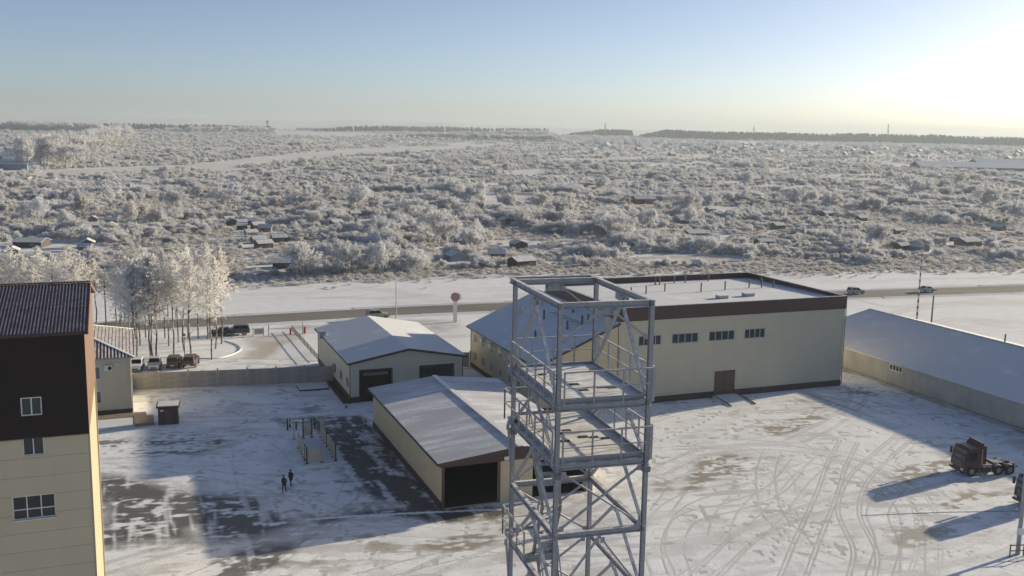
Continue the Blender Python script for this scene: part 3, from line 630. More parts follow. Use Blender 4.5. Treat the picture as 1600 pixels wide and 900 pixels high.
def tower_block():
    Wd, Dp, ez, rz = 16.0, 15.0, 23.4, 25.15; u0, v0 = -2.85-16.0, 64.94
    t = thing('tower_block', 'tall beige panelled block with dark brown top storey and ribbed metal roof', 'building', site(u0, v0), TH)
    w1, w2, w3 = (12.36, 13.52, 18.3, 19.45), (12.32, 13.5, 15.75, 16.88), (11.55, 13.95, 11.7, 13.2)
    wb = (11.9, 13.9, 7.3, 8.8); wl = (3.0, 5.4, 11.7, 13.2)
    wall(t, (0,.06), (Wd,.06), 0, 16.9, [w2, w3, wl], 'beige_plain', inward=.22, name='wall')
    opn = [w2, w3, wl]; P = lambda s, z, k=0.0: Vector((s, k, z))
    # sandwich panels laid in courses, joints open by a centimetre; cut round the windows
    zc = 0.0
    while zc < 16.85:
        z1 = min(zc+1.19, 16.88); xs = [0.0]; x = 0.0; segs = []
        cut = sorted([(o[0], o[1]) for o in opn if o[2] < z1-.02 and o[3] > zc+.02]); x = 0.004
        for a, b in cut: segs.append((x, a, zc, z1)); x = b
        segs.append((x, Wd-.004, zc, z1))
        for o in opn:
            if o[2] < z1-.02 and o[3] > zc+.02:
                if o[2]-zc > .05: segs.append((o[0]+.002, o[1]-.002, zc, o[2]))
                if z1-o[3] > .05: segs.append((o[0]+.002, o[1]-.002, o[3], z1))
        for a, b, c, d in segs:
            if b-a > .02: MB().box(a, b, 0, .055, c+.003, d-.003).build('panel', 'beige_plain', t)
        zc += 1.2
    for o, n_ in ((w2, 2), (w3, 3), (wl, 3)): window(t, P, *o, panes=n_, frame='white', glass='glass', depth=.12, sill=(n_ == 3), transom=(o[2]+.62 if n_ == 3 else None), fwid=.06)
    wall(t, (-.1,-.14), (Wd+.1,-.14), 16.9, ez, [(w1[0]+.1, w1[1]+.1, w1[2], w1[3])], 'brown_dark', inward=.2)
    window(t, lambda s, z, k=0.0: Vector((s, k-.14, z)), *w1, panes=2, frame='white', depth=.1, fwid=.07)
    MB().box(-.1, Wd+.1, -.14, .05, 16.86, 16.9).build('cladding_trim', 'brown', t)
    wall(t, (Wd,0.06), (Wd,Dp), 0, 16.9, (), 'beige_sun_side'); wall(t, (Wd+.1,-.14), (Wd+.1,Dp+.1), 16.9, ez, (), 'gable_sunlit', top=[(0,ez),(Dp/2+.1,rz-.06),(Dp+.24,ez)])
    wall(t, (0,Dp), (0,.06), 0, 16.9, (), 'beige_plain'); wall(t, (-.1,Dp+.1), (-.1,-.14), 16.9, ez, (), 'brown', top=[(0,ez),(Dp/2+.1,rz-.06),(Dp+.24,ez)])
    wall(t, (Wd,Dp), (0,Dp), 0, ez, (), 'beige_plain')
    MB().box(Wd, Wd+.12, .0, .35, 0, 16.84).build('corner_trim', 'beige_sun_side', t)
    MB().box(Wd, Wd+.10, Dp-.3, Dp, 0, 16.84).build('corner_trim', 'beige_sun_side', t)
    hx = Dp/2; sl = (rz-ez)/hx
    for s in (0, 1):
        Yf = (lambda y: y) if s == 0 else (lambda y: Dp-y)
        pts = [(-.4,Yf(-.45),ez-.02), (Wd+.3,Yf(-.45),ez-.02), (Wd+.3,Yf(hx),rz+.05), (-.4,Yf(hx),rz+.05)]
        if s: pts = pts[::-1]
        r = slab(MB(), pts, .08).build('roof', 'roof_metal', t)
        rb = MB(); x = -.3
        while x < Wd+.25:
            a = Vector((x,Yf(-.5),ez+.0)); b = Vector((x,Yf(hx),rz+.07)); rb.bar(a, b, .07, .09); x += .2
        o = rb.build('roof_ribs', 'roof_rib', r); struct(o, 'stuff')
        MB().bar((-.4,Yf(-.47),ez-.1), (Wd+.3,Yf(-.47),ez-.1), .05, .16).build('eaves_trim', 'brown', t)
        MB().bar((-.4,Yf(hx/2.2),ez+.06+(rz-ez)*.48), (Wd+.3,Yf(hx/2.2),ez+.06+(rz-ez)*.48), .10, .035).build('sheet_lap', 'roof_rib', t)
    MB().bar((-.4,hx,rz+.14), (Wd+.34,hx,rz+.14), .35, .06).build('ridge_cap', 'brown_mid', t)
    for s in (0, 1):
        Yf = (lambda y: y) if s == 0 else (lambda y: Dp-y)
        MB().bar((Wd+.33,Yf(-.5),ez-.06), (Wd+.33,Yf(hx),rz+.0), .05, .26).build('verge_board', 'gable_sunlit', t)
tower_block()

def guard_building():
    u0, v0 = -18.4, 129.4; Wd, Dp, ez, az = 18.0, 17.2, 7.2, 10.4
    t = thing('guard_building', 'two-storey beige house with snow-striped hipped metal roof behind the tall block', 'building', site(u0, v0), TH)
    ops = [(13.4, 14.5, 4.6, 6.2), (13.4, 14.5, 1.5, 3.1)]
    w, P, n = wall(t, (0,0), (Wd,0), .6, ez, ops, 'beige_plain')
    for o in ops: window(t, P, *o, panes=1, frame='white', glass='glass_blue')
    wall(t, (Wd,0), (Wd,Dp), 0, ez, (), 'beige_plain'); wall(t, (Wd,Dp), (0,Dp), 0, ez, (), 'beige_plain'); wall(t, (0,Dp), (0,0), 0, ez, (), 'beige_plain')
    MB().box(0, Wd+.05, -.05, .05, 0, .6).build('plinth', 'plinth', t)
    o = .45; A = Vector((Wd-8.6, Dp/2, az)); Bq = Vector((8.6, Dp/2, az)); c = [Vector((-o,-o,ez)), Vector((Wd+o,-o,ez)), Vector((Wd+o,Dp+o,ez)), Vector((-o,Dp+o,ez))]
    for pts in ([c[0],c[1],A,Bq], [c[1],c[2],A], [c[2],c[3],Bq,A], [c[3],c[0],Bq]): MB().poly([p+Vector((0,0,.08)) for p in pts]).build('roof', 'brown_mid', t)
    MB().box(-o, Wd+o, -o, Dp+o, ez-.1, ez+.07).build('eaves_board', 'grey_trim', t)
    r1 = MB(); x = 9.2
    while x < Wd+o:            # front slope ribs
        k = min(1.0, (Wd+o-x)/(8.6+o)); r1.bar((x,-o,ez+.1), (x,-o+(Dp/2+o)*k,ez+.1+(az-ez)*k), .17, .06); x += .40
    struct(r1.build('roof_ribs', 'roof_rib_snow', t), 'stuff')
    r2 = MB(); x = Wd-8.2
    while x < Wd+o:
        k = (Wd+o-x)/(8.6+o); e_ = (Dp/2+o)*k; zz = ez+.12+(az-ez)*k; r2.bar((x,-o+e_,zz), (x,Dp+o-e_,zz), .31, .08); x += .42
    struct(r2.build('roof_ribs', 'roof_rib_snow', t), 'stuff')
    for q in (c[1], c[2]): MB().bar(q+Vector((0,0,.12)), A+Vector((0,0,.14)), .3, .09).build('hip_cap', 'white', t)
    ac = MB().box(15.0, 15.9, -.42, -.06, 5.7, 6.35).build('air_conditioner', 'white', t); MB().tube((15.6,-.44,6.0), (15.6,-.42,6.0), .24, n=12).build('fan_grille', 'dark', ac)
    MB().box(16.3, 16.6, -.16, -.06, 6.3, 6.5).build('wall_lamp', 'lamp_glass', t)
    MB().tube((Wd+.08,-.08,.2), (Wd+.08,-.08,ez-.1), .06, n=6).build('drainpipe', 'grey_trim', t)
    # paved walk round the corner
    for a, b, c_, d in ((9.0, 19.6, -2.2, -.4), (18.2, 20.4, -6.4, -2.2)):
        o2 = MB().box(a, b, c_, d, 0, .14).build('paved_walk', 'paving', None, site(u0, v0)); o2.rotation_euler[2] = TH; struct(o2)
    o2 = MB().box(9.0, 18.0, -6.0, -2.4, 0, .10).build('lawn', 'snow', None, site(u0, v0)); o2.rotation_euler[2] = TH; struct(o2)
guard_building()

def long_shed():
    u0, v0 = 103.1, 55.0; Wd, Dp, ez, rz = 28.4, 77.6, 3.5, 6.7
    t = thing('storage_shed', 'long low storage shed with stained grey wall and broad snow-covered gable roof', 'shed', site(u0, v0), TH)
    so_ = Dp-(111.9-55); w, P, n = wall(t, (0,Dp), (0,0), 0, ez, [(so_, so_+2.6, 2.2, 3.15)], 'shed_wall')
    window(t, P, so_, so_+2.6, 2.2, 3.15, panes=4, frame='white', glass='glass', fwid=.12)
    wall(t, (Wd,0), (Wd,Dp), 0, ez, (), 'shed_wall'); wall(t, (0,0), (Wd,0), 0, ez, (), 'shed_wall', top=[(0,ez),(Wd/2,rz),(Wd,ez)]); wall(t, (Wd,Dp), (0,Dp), 0, ez, (), 'shed_wall', top=[(0,ez),(Wd/2,rz),(Wd,ez)])
    sl = (rz-ez)/(Wd/2); o = .45
    for s in (0, 1):
        X = (lambda x: x) if s == 0 else (lambda x: Wd-x)
        pts = [(X(-o),-o,ez+.12-sl*o), (X(Wd/2),-o,rz+.12), (X(Wd/2),Dp+o,rz+.12), (X(-o),Dp+o,ez+.12-sl*o)]
        if s: pts = pts[::-1]
        slab(MB(), pts, .12).build('roof', 'snow', t)
    MB().bar((Wd/2,-o,rz+.15), (Wd/2,Dp+o,rz+.15), .35, .05).build('ridge_cap', 'pipe', t)
    MB().box(-.35, -.02, 0, Dp, 0, .25).build('base_course', 'conc', t)
    MB().tube((Wd/2+2,Dp-26,6), (Wd/2+2,Dp-26,7.6), .12, n=6).build('vent_pipe', 'pipe', t)
long_shed()

# ------------------------------------------------------------------ fence of concrete panels
def fence(a, b, n, label):
    a = Vector((*a[:2], 0)); b = Vector((*b[:2], 0)); d = b-a; L = d.length
    t = thing('concrete_fence', label, 'fence', a, math.atan2(d.y, d.x)); w = L/n
    pan = None; post = None
    for i in range(n):
        for k in range(3):
            mb = MB().box(.13, w-.13, -.05, .05, .04+k*.76, .04+k*.76+.745)
            if pan is None: pan = mb.mesh('panel', 'conc')
            link('panel', pan, t, (i*w, 0, k*.76))
    for i in range(n+1):
        if post is None: post = MB().box(-.1, .1, -.13, .13, 0, 2.55).mesh('post', 'conc')
        link('post', post, t, (i*w, 0, 0))
fence(spot(200, 609.5, 0), site(26.4, 137.4), 7, 'grey concrete panel fence joining the two-storey house and the garage')
fence(site(42.0, 141.6), site(47.9, 139.9), 2, 'short concrete panel fence closing the gap between garage and office wing')

# ------------------------------------------------------------------ steel stair tower
def steel_tower():
    ang = math.radians(16.6); FW, FD = 3.26, 5.15
    t = thing('steel_tower', 'frosted galvanised steel tower with open top frame and two snowy railed decks', 'tower', (1.60, 31.96, 0), ang)
    B = lambda nm, m='steel', p=t, mb=None: mb.build(nm, m, p)
    pw = .17; TOP = 30.44; D1, D2 = 27.0, 24.95
    for x in (0, FW):
        for y in (0, FD):
            mb = MB(); s = .075; tk = .014
            mb.box(x-s, x+s, y-s, y-s+tk, .25, TOP-.02); mb.box(x-s, x+s, y+s-tk, y+s, .25, TOP-.02); mb.box(x-.009, x+.009, y-s+tk, y+s-tk, .25, TOP-.02)
            c = mb.build('post', 'steel', t); MB().box(x-.3, x+.3, y-.3, y+.3, 0.03, .25).build('base_plate', 'conc', c)
            MB().box(x-.13, x+.13, y-.13, y+.13, D2-.55, D2-.35).build('splice_plate', 'steel_d', c)
    ov = .62
    def ring(z, w=.15, h=.22, mat='steel', over=ov):
        for x in (0, FW): MB().ibeam((x+(.19 if x == 0 else -.19)*0, -.12, z), (x, FD+over, z), w, h).build('beam', mat, t)
        MB().ibeam((.11,0,z), (FW-.11,0,z), w, h).build('beam', mat, t); MB().ibeam((.11,FD,z), (FW-.11,FD,z), w, h).build('beam', mat, t)
        if over: MB().ibeam((-.02,FD+over,z), (FW+.02,FD+over,z), w*.7, h).build('beam', mat, t)
    ring(TOP-.13)
    levels = [D1, D2, 22.5, 20.2, 17.8, 15.4, 13.0, 10.5, 8.0, 5.5, 3.0]
    for z in levels: ring(z-.15, over=ov if z >= D2 else 0)
    def br(a, b, w=.11, nm='brace', m='steel'):
        w *= .85; o = MB().bar(a, b, w, w*.8).build(nm, m, t); a = Vector(a); b = Vector(b); d = (b-a).normalized()
        for e, k in ((a, 1), (b, -1)):      # bolted end plates
            c = e+d*(k*.16); vert = abs(b.y-a.y) > abs(b.x-a.x)
            if vert: MB().box(c.x-.065, c.x-.053, c.y-.08, c.y+.08, c.z-.10, c.z+.10).build('end_plate', 'steel', o)
            else: MB().box(c.x-.08, c.x+.08, c.y-.065, c.y-.053, c.z-.10, c.z+.10).build('end_plate', 'steel', o)
        return o
    # top storey: A-braces on the two long sides, knee braces front and back
    for x in (0, FW):
        br((x, FD*.46, TOP-.3), (x, FD-.1, D1+.05), .13); br((x, FD*.54, TOP-.3), (x, .12, D1+.05), .13)
        MB().box(x-.012, x+.012, FD*.38, FD*.62, TOP-.52, TOP-.26).build('gusset', 'steel', t)
    for y in (0, FD):
        for s in (-1, 1): br((FW/2+s*.15, y, TOP-.3), (FW/2+s*(FW/2-.08), y, TOP-1.35), .09)
        MB().box(FW/2-.3, FW/2+.3, y-.012, y+.012, TOP-.5, TOP-.26).build('gusset', 'steel', t)
    MB().box(FW/2-.11, FW/2+.11, -.12, .06, TOP-1.05, TOP-.55).build('hook_block', 'steel', t)
    # storeys below
    for i in range(len(levels)-1):
        z1, z0 = levels[i]-.3, levels[i+1]
        for x in (0, FW):
            br((x, FD*.5, z1), (x, .12, z0), .12); br((x, FD*.5, z1), (x, FD-.1, z0), .12)
        if i >= 1:
            for y in (0, FD):
                if i % 2 == 1 or y:
                    br((.1, y-.05, z1), (FW-.1, y-.05, z0), .09, 'brace', 'steel'); br((.1, y+.05, z0), (FW-.1, y+.05, z1), .09, 'brace', 'steel')
                else: br((.1, y, z0), (FW/2, y, z1), .09); br((FW-.1, y, z0), (FW/2, y, z1), .09)
    # outrigger struts on the left rear corner
    for z in (D2, 20.2): br((-.02, FD+.6, z-.3), (0.0, FD+.05, z-2.4), .09)
    def deck(z, x0, x1, y0, y1, holes):
        d = MB().box(x0, x1, y0, y1, z-.06, z-.02).build('deck', 'steel_d', t)
        n = 6; w = (y1-y0)/n
        for i in range(n):
            mb = MB(); mb.box(x0+.01, x1-.01, y0+i*w+.012, y0+(i+1)*w-.012, z-.018, z+.03+.008*(i % 2)); mb.build('deck_plate', M['deck_snow'], d)
        for hx, hy, a, b in holes: MB().box(hx, hx+a, hy, hy+b, z+.035, z+.05).build('deck_opening', 'dark', d)
        for q in ((x0,x1,y0-.012,y0), (x0,x1,y1,y1+.012), (x0-.012,x0,y0,y1), (x1,x1+.012,y0,y1)): MB().box(*q, z-.1, z+.14).build('toe_board', 'steel', d)
        return d
    m, tt, p = nmat('trodden_deck_snow'); f = ramp(tt, noise(tt, 1.3, 6, .65), .35, .65)
    tt.links.new(mixc(tt, (0.52, 0.51, 0.50), (0.78, 0.79, 0.82), f), p.inputs['Base Color']); p.inputs['Roughness'].default_value = .8; M['deck_snow'] = m
    deck(D1, .1, FW-.1, .1, FD-.1, [(.55,1.9,.32,.22),(1.2,2.1,.34,.22),(.75,2.9,.3,.22),(1.25,1.25,.34,.24),(2.0,1.45,.36,.2),(2.35,1.35,.34,.2),(.5,3.7,.34,.22)])
    deck(D2, .1, FW-.1, .1, FD+ov-.1, [(.9,2.0,.32,.22),(1.35,3.2,.34,.2),(1.7,2.3,.34,.24),(2.1,2.2,.3,.2),(2.45,2.0,.28,.2),(1.0,2.9,.3,.2)])
    deck(20.2, -.1, 1.25, 3.0, FD+ov-.1, [])
    def railing(z, path, nn, skip=()):
        pts = [Vector((*p_, z)) for p_ in path]; r = None
        r = MB()
        for a, b in zip(pts[:-1], pts[1:]): r.bar(a+Vector((0,0,1.1)), b+Vector((0,0,1.1)), .055, .05)
        R = r.build('handrail', 'steel', t); r = MB()
        for a, b in zip(pts[:-1], pts[1:]): r.bar(a+Vector((0,0,.56)), b+Vector((0,0,.56)), .04, .035)
        r.build('mid_rail', 'steel', R)
        for (a, b), n_ in zip(zip(pts[:-1], pts[1:]), nn):
            for i in range(n_+1): 
                q = a+(b-a)*(i/n_); MB().bar(q+Vector((0,0,-.1)), q+Vector((0,0,1.1)), .05, .05).build('rail_post', 'steel', R)
    g = .17
    railing(D1, [(-g,.0),(-g,FD-.2)], [5]); railing(D1, [(.15,-g),(FW+.05,-g)], [3]); railing(D1, [(FW+g,-.05),(FW+g,FD)], [5]); railing(D1, [(-.1,FD+g),(FW+.1,FD+g)], [4])
    railing(D2, [(-g,.0),(-g,FD+.6),(.8,FD+.62)], [6,1]); railing(D2, [(.15,-g),(FW+.05,-g)], [3]); railing(D2, [(FW+g,-.05),(FW+g,FD+.4)], [5])
    railing(20.2, [(-g,2.9),(-g,FD+.6),(1.3,FD+.62),(1.3,3.6)], [3,1,2])
    # stair flights inside
    def flight(z1, z0, y1, y0, x):
        s = thing_part('stair_flight', t)
        for dx in (0, .7): MB().bar((x+dx,y1,z1), (x+dx,y0,z0), .05, .2).build('stringer', 'steel_d', s)
        n = 8
        for i in range(1, n): 
            k = i/n; y = y1+(y0-y1)*k; z = z1+(z0-z1)*k; MB().box(x+.03, x+.67, y-.13, y+.13, z-.02, z+.02).build('tread', 'steel', s)
        for dx in (0, .7):
            h = MB().bar((x+dx,y1,z1+.95), (x+dx,y0,z0+.95), .045).build('stair_rail', 'steel', s)
            for k in (.1, .5, .9):
                y = y1+(y0-y1)*k; z = z1+(z0-z1)*k; MB().bar((x+dx,y,z), (x+dx,y,z+.95), .04).build('baluster', 'steel', s)
    flight(D2, 22.5, 4.4, 2.4, .35); flight(22.5, 20.2, 2.4, 3.4, .35); flight(20.2, 15.4, 2.8, 0.4, .35)
def thing_part(name, parent): return link(name, None, parent)
steel_tower()

# ------------------------------------------------------------------ vehicles
_wh = {}
def wheel(parent, x, y, r, w):
    k = (r, w)
    if k not in _wh:
        tb = MB(); n = 18; prof = [(r*.62, -w/2), (r*.93, -w/2), (r, -w*.36), (r, w*.36), (r*.93, w/2), (r*.62, w/2)]
        for i in range(n):
            a0, a1 = 2*math.pi*i/n, 2*math.pi*(i+1)/n
            for (ra, ya), (rb, yb) in zip(prof[:-1], prof[1:]):
                tb.poly([(ra*math.cos(a0),ya,ra*math.sin(a0)), (ra*math.cos(a1),ya,ra*math.sin(a1)), (rb*math.cos(a1),yb,rb*math.sin(a1)), (rb*math.cos(a0),yb,rb*math.sin(a0))])
        rb_ = MB().tube((0,-w*.36,0), (0,w*.36,0), r*.63, n=14); rb_.tube((0,-w*.42,0), (0,w*.42,0), r*.22, n=8)
        _wh[k] = (tb.mesh('wheel', 'rubber'), rb_.mesh('rim', 'rim'))
    o = link('wheel', _wh[k][0], parent, (x, y, r)); link('rim', _wh[k][1], o); return o
def shell(prof, half, tumble=.16, belt=.92, nose=.10):
    """closed car body from a side outline; narrows above the belt line and towards both ends"""
    xs = [p[0] for p in prof]; x0, x1 = min(xs), max(xs)
    def hw(x, z):
        k = max(0, (z-belt)/.6); e = abs((x-(x0+x1)/2)/((x1-x0)/2)); return half*(1-tumble*k)*(1-nose*max(0, e-.72)/.28)
    mb = MB(); n = len(prof); L = [Vector((x, -hw(x, z), z)) for x, z in prof]; R = [Vector((x, hw(x, z), z)) for x, z in prof]
    mb.v = [tuple(p) for p in L+R]; mb.f.append(tuple(range(n))); mb.f.append(tuple(range(2*n-1, n-1, -1)))
    for i in range(n): j = (i+1) % n; mb.f.append((i, n+i, n+j, j))
    return mb, hw
CARS = dict(
 sedan=([(-2.1,.3),(-2.15,.62),(-2.08,.9),(-1.55,.95),(-1.0,1.42),(.25,1.45),(.95,.98),(1.95,.86),(2.15,.62),(2.12,.3)], (-1.3,.8), .84, [(-.98,.98,-.8,1.36),(.02,.98,.2,1.38)], .98),
 hatch=([(-1.95,.32),(-2.0,.7),(-1.95,1.0),(-1.72,1.5),(-1.2,1.6),(.2,1.58),(.95,1.05),(1.85,.92),(2.02,.65),(2.0,.32)], (-1.25,1.22), .86, None, 1.05),
 suv=([(-2.15,.4),(-2.2,.8),(-2.15,1.08),(-1.98,1.72),(-1.5,1.8),(.25,1.78),(.85,1.2),(2.0,1.08),(2.2,.75),(2.16,.4)], (-1.3,1.35), .92, None, 1.18))
def car(name, label, kind, paintk, loc, rz, group):
    prof, (wx0, wx1), half, _, belt = CARS[kind]
    t = thing(name, label, 'car', loc, rz, group)
    mb, hw = shell(prof, half, belt=belt); b = mb.build('body', paintk, t)
    bv = b.modifiers.new('bevel', 'BEVEL'); bv.width = .06; bv.segments = 2; bv.limit_method = 'ANGLE'
    top = max(p[1] for p in prof); roof = [p for p in prof if p[1] > top-.12]; rx0, rx1 = min(p[0] for p in roof), max(p[0] for p in roof)
    below = [p for p in prof if abs(p[1]-belt) < .2]; fx = max(p[0] for p in below if p[0] < 1.3); bx_ = min(p[0] for p in below)
    zs = belt+.05; ze = top-.12
    for s in (-1, 1):
        m_ = (rx0+fx)/2
        for a0, a1, b0, b1 in ((bx_+.35, m_-.05, rx0+.22, m_-.05), (m_+.03, fx-.22, m_+.03, rx1-.02)):
            q = [(a0,zs),(a1,zs),(b1,ze),(b0,ze)]; MB().poly([(x, s*(hw(x,z)+.012), z) for x, z in q]).build('side_window', 'carglass', t)
    def scr(xa, za, xb, zb, nm):
        off = Vector((zb-za, 0, -(xb-xa))).normalized()*.015
        if off.z < 0: off = -off
        MB().poly([Vector((xa, -hw(xa,za)*.88, za))+off, Vector((xa, hw(xa,za)*.88, za))+off, Vector((xb, hw(xb,zb)*.86, zb))+off, Vector((xb, -hw(xb,zb)*.86, zb))+off]).build(nm, 'carglass', t)
    fi = [p for p in prof if p[0] >= rx1-.01]; pr = sorted(fi, key=lambda p: p[0])[:2]; (xa, za), (xb, zb) = pr
    L = lambda k: (xa+(xb-xa)*k, za+(zb-za)*k)
    scr(*L(.92), *L(.1), 'windscreen')
    bi = sorted([p for p in prof if p[0] <= rx0+.01 and p[1] > .5], key=lambda p: -p[0]); (xa, za), (xb, zb) = bi[0], bi[1]
    if abs(xa-xb) < .3 and len(bi) > 2 and kind != 'sedan': (xa, za), (xb, zb) = bi[0], bi[2] if bi[1][1] > belt+.4 else bi[1]
    scr(*L(.85), *L(.12), 'rear_window')
    x1 = max(p[0] for p in prof); x0 = min(p[0] for p in prof)
    for s in (-1, 1):
        MB().box(x1-.12, x1+.0, s*half*.62-.16, s*half*.62+.16, .62, .78).build('headlight', 'lamp_glass', t)
        MB().box(x0-.01, x0+.1, s*half*.72-.12, s*half*.72+.12, .72, .92).build('tail_light', 'tail', t)
        MB().box(fx-.35, fx-.2, s*(half+.02), s*(half+.16), belt, belt+.12).build('mirror', paintk, t)
        for wx in (wx0, wx1): wheel(t, wx, s*(half-.08), .32 if kind != 'suv' else .37, .2)
    MB().box(x1-.06, x1+.012, -.45, .45, .42, .58).build('grille', 'dark', t); MB().box(x0-.015, x0+.05, -.26, .26, .52, .64).build('number_plate', 'white', t)
    return t
G1 = 'cars parked beside the fence'
car('parked_car', 'white hatchback parked by the concrete fence, next to the two-storey house', 'hatch', 'car_white', spot(214, 577, 0), math.radians(-78), G1)
car('parked_car', 'silver hatchback parked by the fence between the white car and a black car', 'hatch', 'car_silver', spot(242, 575, 0), math.radians(-76), G1)
car('parked_car', 'black off-roader parked by the fence next to the silver car', 'suv', 'car_black', spot(273, 572, 0), math.radians(100), G1)
car('parked_car', 'dark maroon off-roader at the drive end of the row by the fence', 'suv', 'car_maroon', spot(299, 571, 0), math.radians(97), G1)
car('parked_car', 'dark blue estate car standing outside the gate near the barrier', 'suv', 'car_blue', spot(370, 523, 0), math.radians(196), 'cars waiting outside the gate')
car('parked_car', 'black sedan half hidden by a birch trunk outside the gate', 'sedan', 'car_black', spot(347, 524, 0), math.radians(196), 'cars waiting outside the gate')
ra = math.radians(16.5)
car('road_car', 'light grey hatchback driving on the road beyond the warehouse corner', 'hatch', 'car_grey', spot(1337, 459.5, 0)+Vector((0,0,.05)), ra, 'cars driving on the road')
car('road_car', 'silver-blue sedan driving on the road behind the striped mast', 'sedan', 'car_silver', spot(1449, 456.5, 0)+Vector((0,0,.05)), ra, 'cars driving on the road')

def tractor(name, label, loc, rz, paintk='red_truck', cat='truck'):
    t = thing(name, label, cat, loc, rz)
    # x forward; front bumper at x = 3.0, tail at -3.6
    out = [(.85,1.0),(.85,3.0),(1.05,3.12),(2.55,3.02),(2.82,2.3),(2.98,1.55),(3.02,.62),(2.75,.55),(2.45,1.02),(1.45,1.02)]
    mb, hw = shell(out, 1.24, tumble=.03, belt=2.2, nose=.05); cb = mb.build('cab', paintk, t)
    bv = cb.modifiers.new('bevel', 'BEVEL'); bv.width = .08; bv.segments = 2; bv.limit_method = 'ANGLE'
    ws = MB().poly([(2.97,-1.1,1.78),(2.97,1.1,1.78),(2.66,1.06,2.78),(2.66,-1.06,2.78)]).build('windscreen', 'glass_blue', t)
    for s in (-1, 1): MB().bar((2.99,s*.35,1.72), (2.9,s*.85,2.1), .03).build('wiper', 'dark', ws)
    for s in (-1, 1):
        d = MB().poly([(1.55,s*1.262,1.75),(2.72,s*1.262,1.75),(2.5,s*1.25,2.62),(1.55,s*1.25,2.62)]).build('side_window', 'carglass', t)
        MB().box(1.5, 1.53, s*1.25-.012, s*1.25+.012, 1.05, 2.75).build('door_seam', 'dark', t)
        MB().box(1.6, 1.8, s*1.27-.015, s*1.27+.015, 1.55, 1.6).build('door_handle', 'dark', t)
        m_ = MB().box(2.72, 2.86, s*1.52-.12, s*1.52+.12, 1.9, 2.6).build('mirror', 'dark', t); MB().bar((2.8,s*1.2,2.5), (2.8,s*1.45,2.5), .05).build('mirror_arm', 'dark', m_)
        MB().box(2.9, 3.04, s*.92-.2, s*.92+.2, .68, .9).build('headlight', 'lamp_glass', t)
        MB().box(1.35, 2.5, s*1.16-.1, s*1.16+.12, 1.0, 1.14).build('wheel_arch', 'chassis', t)
        MB().box(1.0, 1.42, s*1.05-.2, s*1.05+.2, .45, 1.0).build('step', 'chassis', t)
    gr = MB().box(2.95, 3.03, -.75, .75, 1.0, 1.6).build('grille', 'chrome', t)
    for i in range(4): MB().box(3.03, 3.06, -.7, .7, 1.06+i*.13, 1.11+i*.13).build('grille_bar', 'dark', gr)
    MB().box(2.75, 3.1, -1.22, 1.22, .42, .66).build('bumper', 'chassis', t)
    MB().hexa([(.85,-1.15,2.98),(1.35,-1.15,3.08),(1.35,1.15,3.08),(.85,1.15,2.98),(.72,-1.1,3.62),(.95,-1.1,3.66),(.95,1.1,3.66),(.72,1.1,3.62)]).build('roof_deflector', paintk, t)
    for s in (-1, 1): MB().hexa([(.42,s*1.2-.03,1.3),(.83,s*1.2-.03,1.3),(.83,s*1.2+.03,1.3),(.42,s*1.2+.03,1.3),(.42,s*1.12-.03,3.3),(.83,s*1.12-.03,3.35),(.83,s*1.12+.03,3.35),(.42,s*1.12+.03,3.3)]).build('side_fairing', paintk, t)
    MB().box(2.35, 2.62, -1.0, 1.0, 3.05, 3.12).build('sun_visor', 'dark', t)
    for s in (-.42, .42): MB().box(-3.6, .95, s-.06, s+.06, .78, 1.04).build('chassis_rail', 'chassis', t)
    for x in (-3.5, -1.2, .3): MB().box(x-.1, x+.1, -.36, .36, .8, 1.0).build('cross_member', 'chassis', t)
    fwm = MB().box(-2.2, -1.0, -.5, .5, 1.06, 1.2).build('fifth_wheel', 'chassis', t); MB().box(-2.4, -2.2, -.4, .4, 1.06, 1.14).build('coupling_ramp', 'chassis', fwm)
    MB().tube((-.35,-1.0,.72), (.75,-1.0,.72), .33, n=12).build('fuel_tank', 'chrome', t); MB().box(-.3, .7, .75, 1.2, .42, 1.0).build('battery_box', 'chassis', t)
    MB().box(-.6, .5, -.95, .95, 1.06, 1.12).build('catwalk', 'chassis', t)
    wheel(t, 1.95, -1.02, .52, .32); wheel(t, 1.95, 1.02, .52, .32)
    for x in (-1.25, -2.6):
        for s in (-1, 1):
            wheel(t, x, s*.93, .52, .58)
            fb = MB()
            for i in range(6):
                a0, a1 = math.pi*(.12+.76*i/6), math.pi*(.12+.76*(i+1)/6); r = .62
                fb.hexa([(x+r*math.cos(a0),s*.93-.32,.52+r*math.sin(a0)-.02),(x+r*math.cos(a1),s*.93-.32,.52+r*math.sin(a1)-.02),(x+r*math.cos(a1),s*.93+.32,.52+r*math.sin(a1)-.02),(x+r*math.cos(a0),s*.93+.32,.52+r*math.sin(a0)-.02),
                         (x+r*math.cos(a0),s*.93-.32,.52+r*math.sin(a0)+.02),(x+r*math.cos(a1),s*.93-.32,.52+r*math.sin(a1)+.02),(x+r*math.cos(a1),s*.93+.32,.52+r*math.sin(a1)+.02),(x+r*math.cos(a0),s*.93+.32,.52+r*math.sin(a0)+.02)])
            fb.build('mudguard', 'chassis', t)
    for s in (-1, 1): MB().box(-3.66, -3.6, s*.8-.2, s*.8+.2, .75, .9).build('tail_light', 'tail', t)
    return t
tractor('semi_tractor', 'dark red semi-trailer tractor unit parked on the snowy yard near the long shed', spot(1533, 738, 0)+Vector((0,0,.02)), math.radians(190))
tractor('semi_tractor', 'dark tractor unit added mostly off camera at the yard edge to cast a shadow', Vector((53.6, 94.3, .02)), math.radians(196), 'car_black')  # added just off camera to throw the shadow at the yard edge

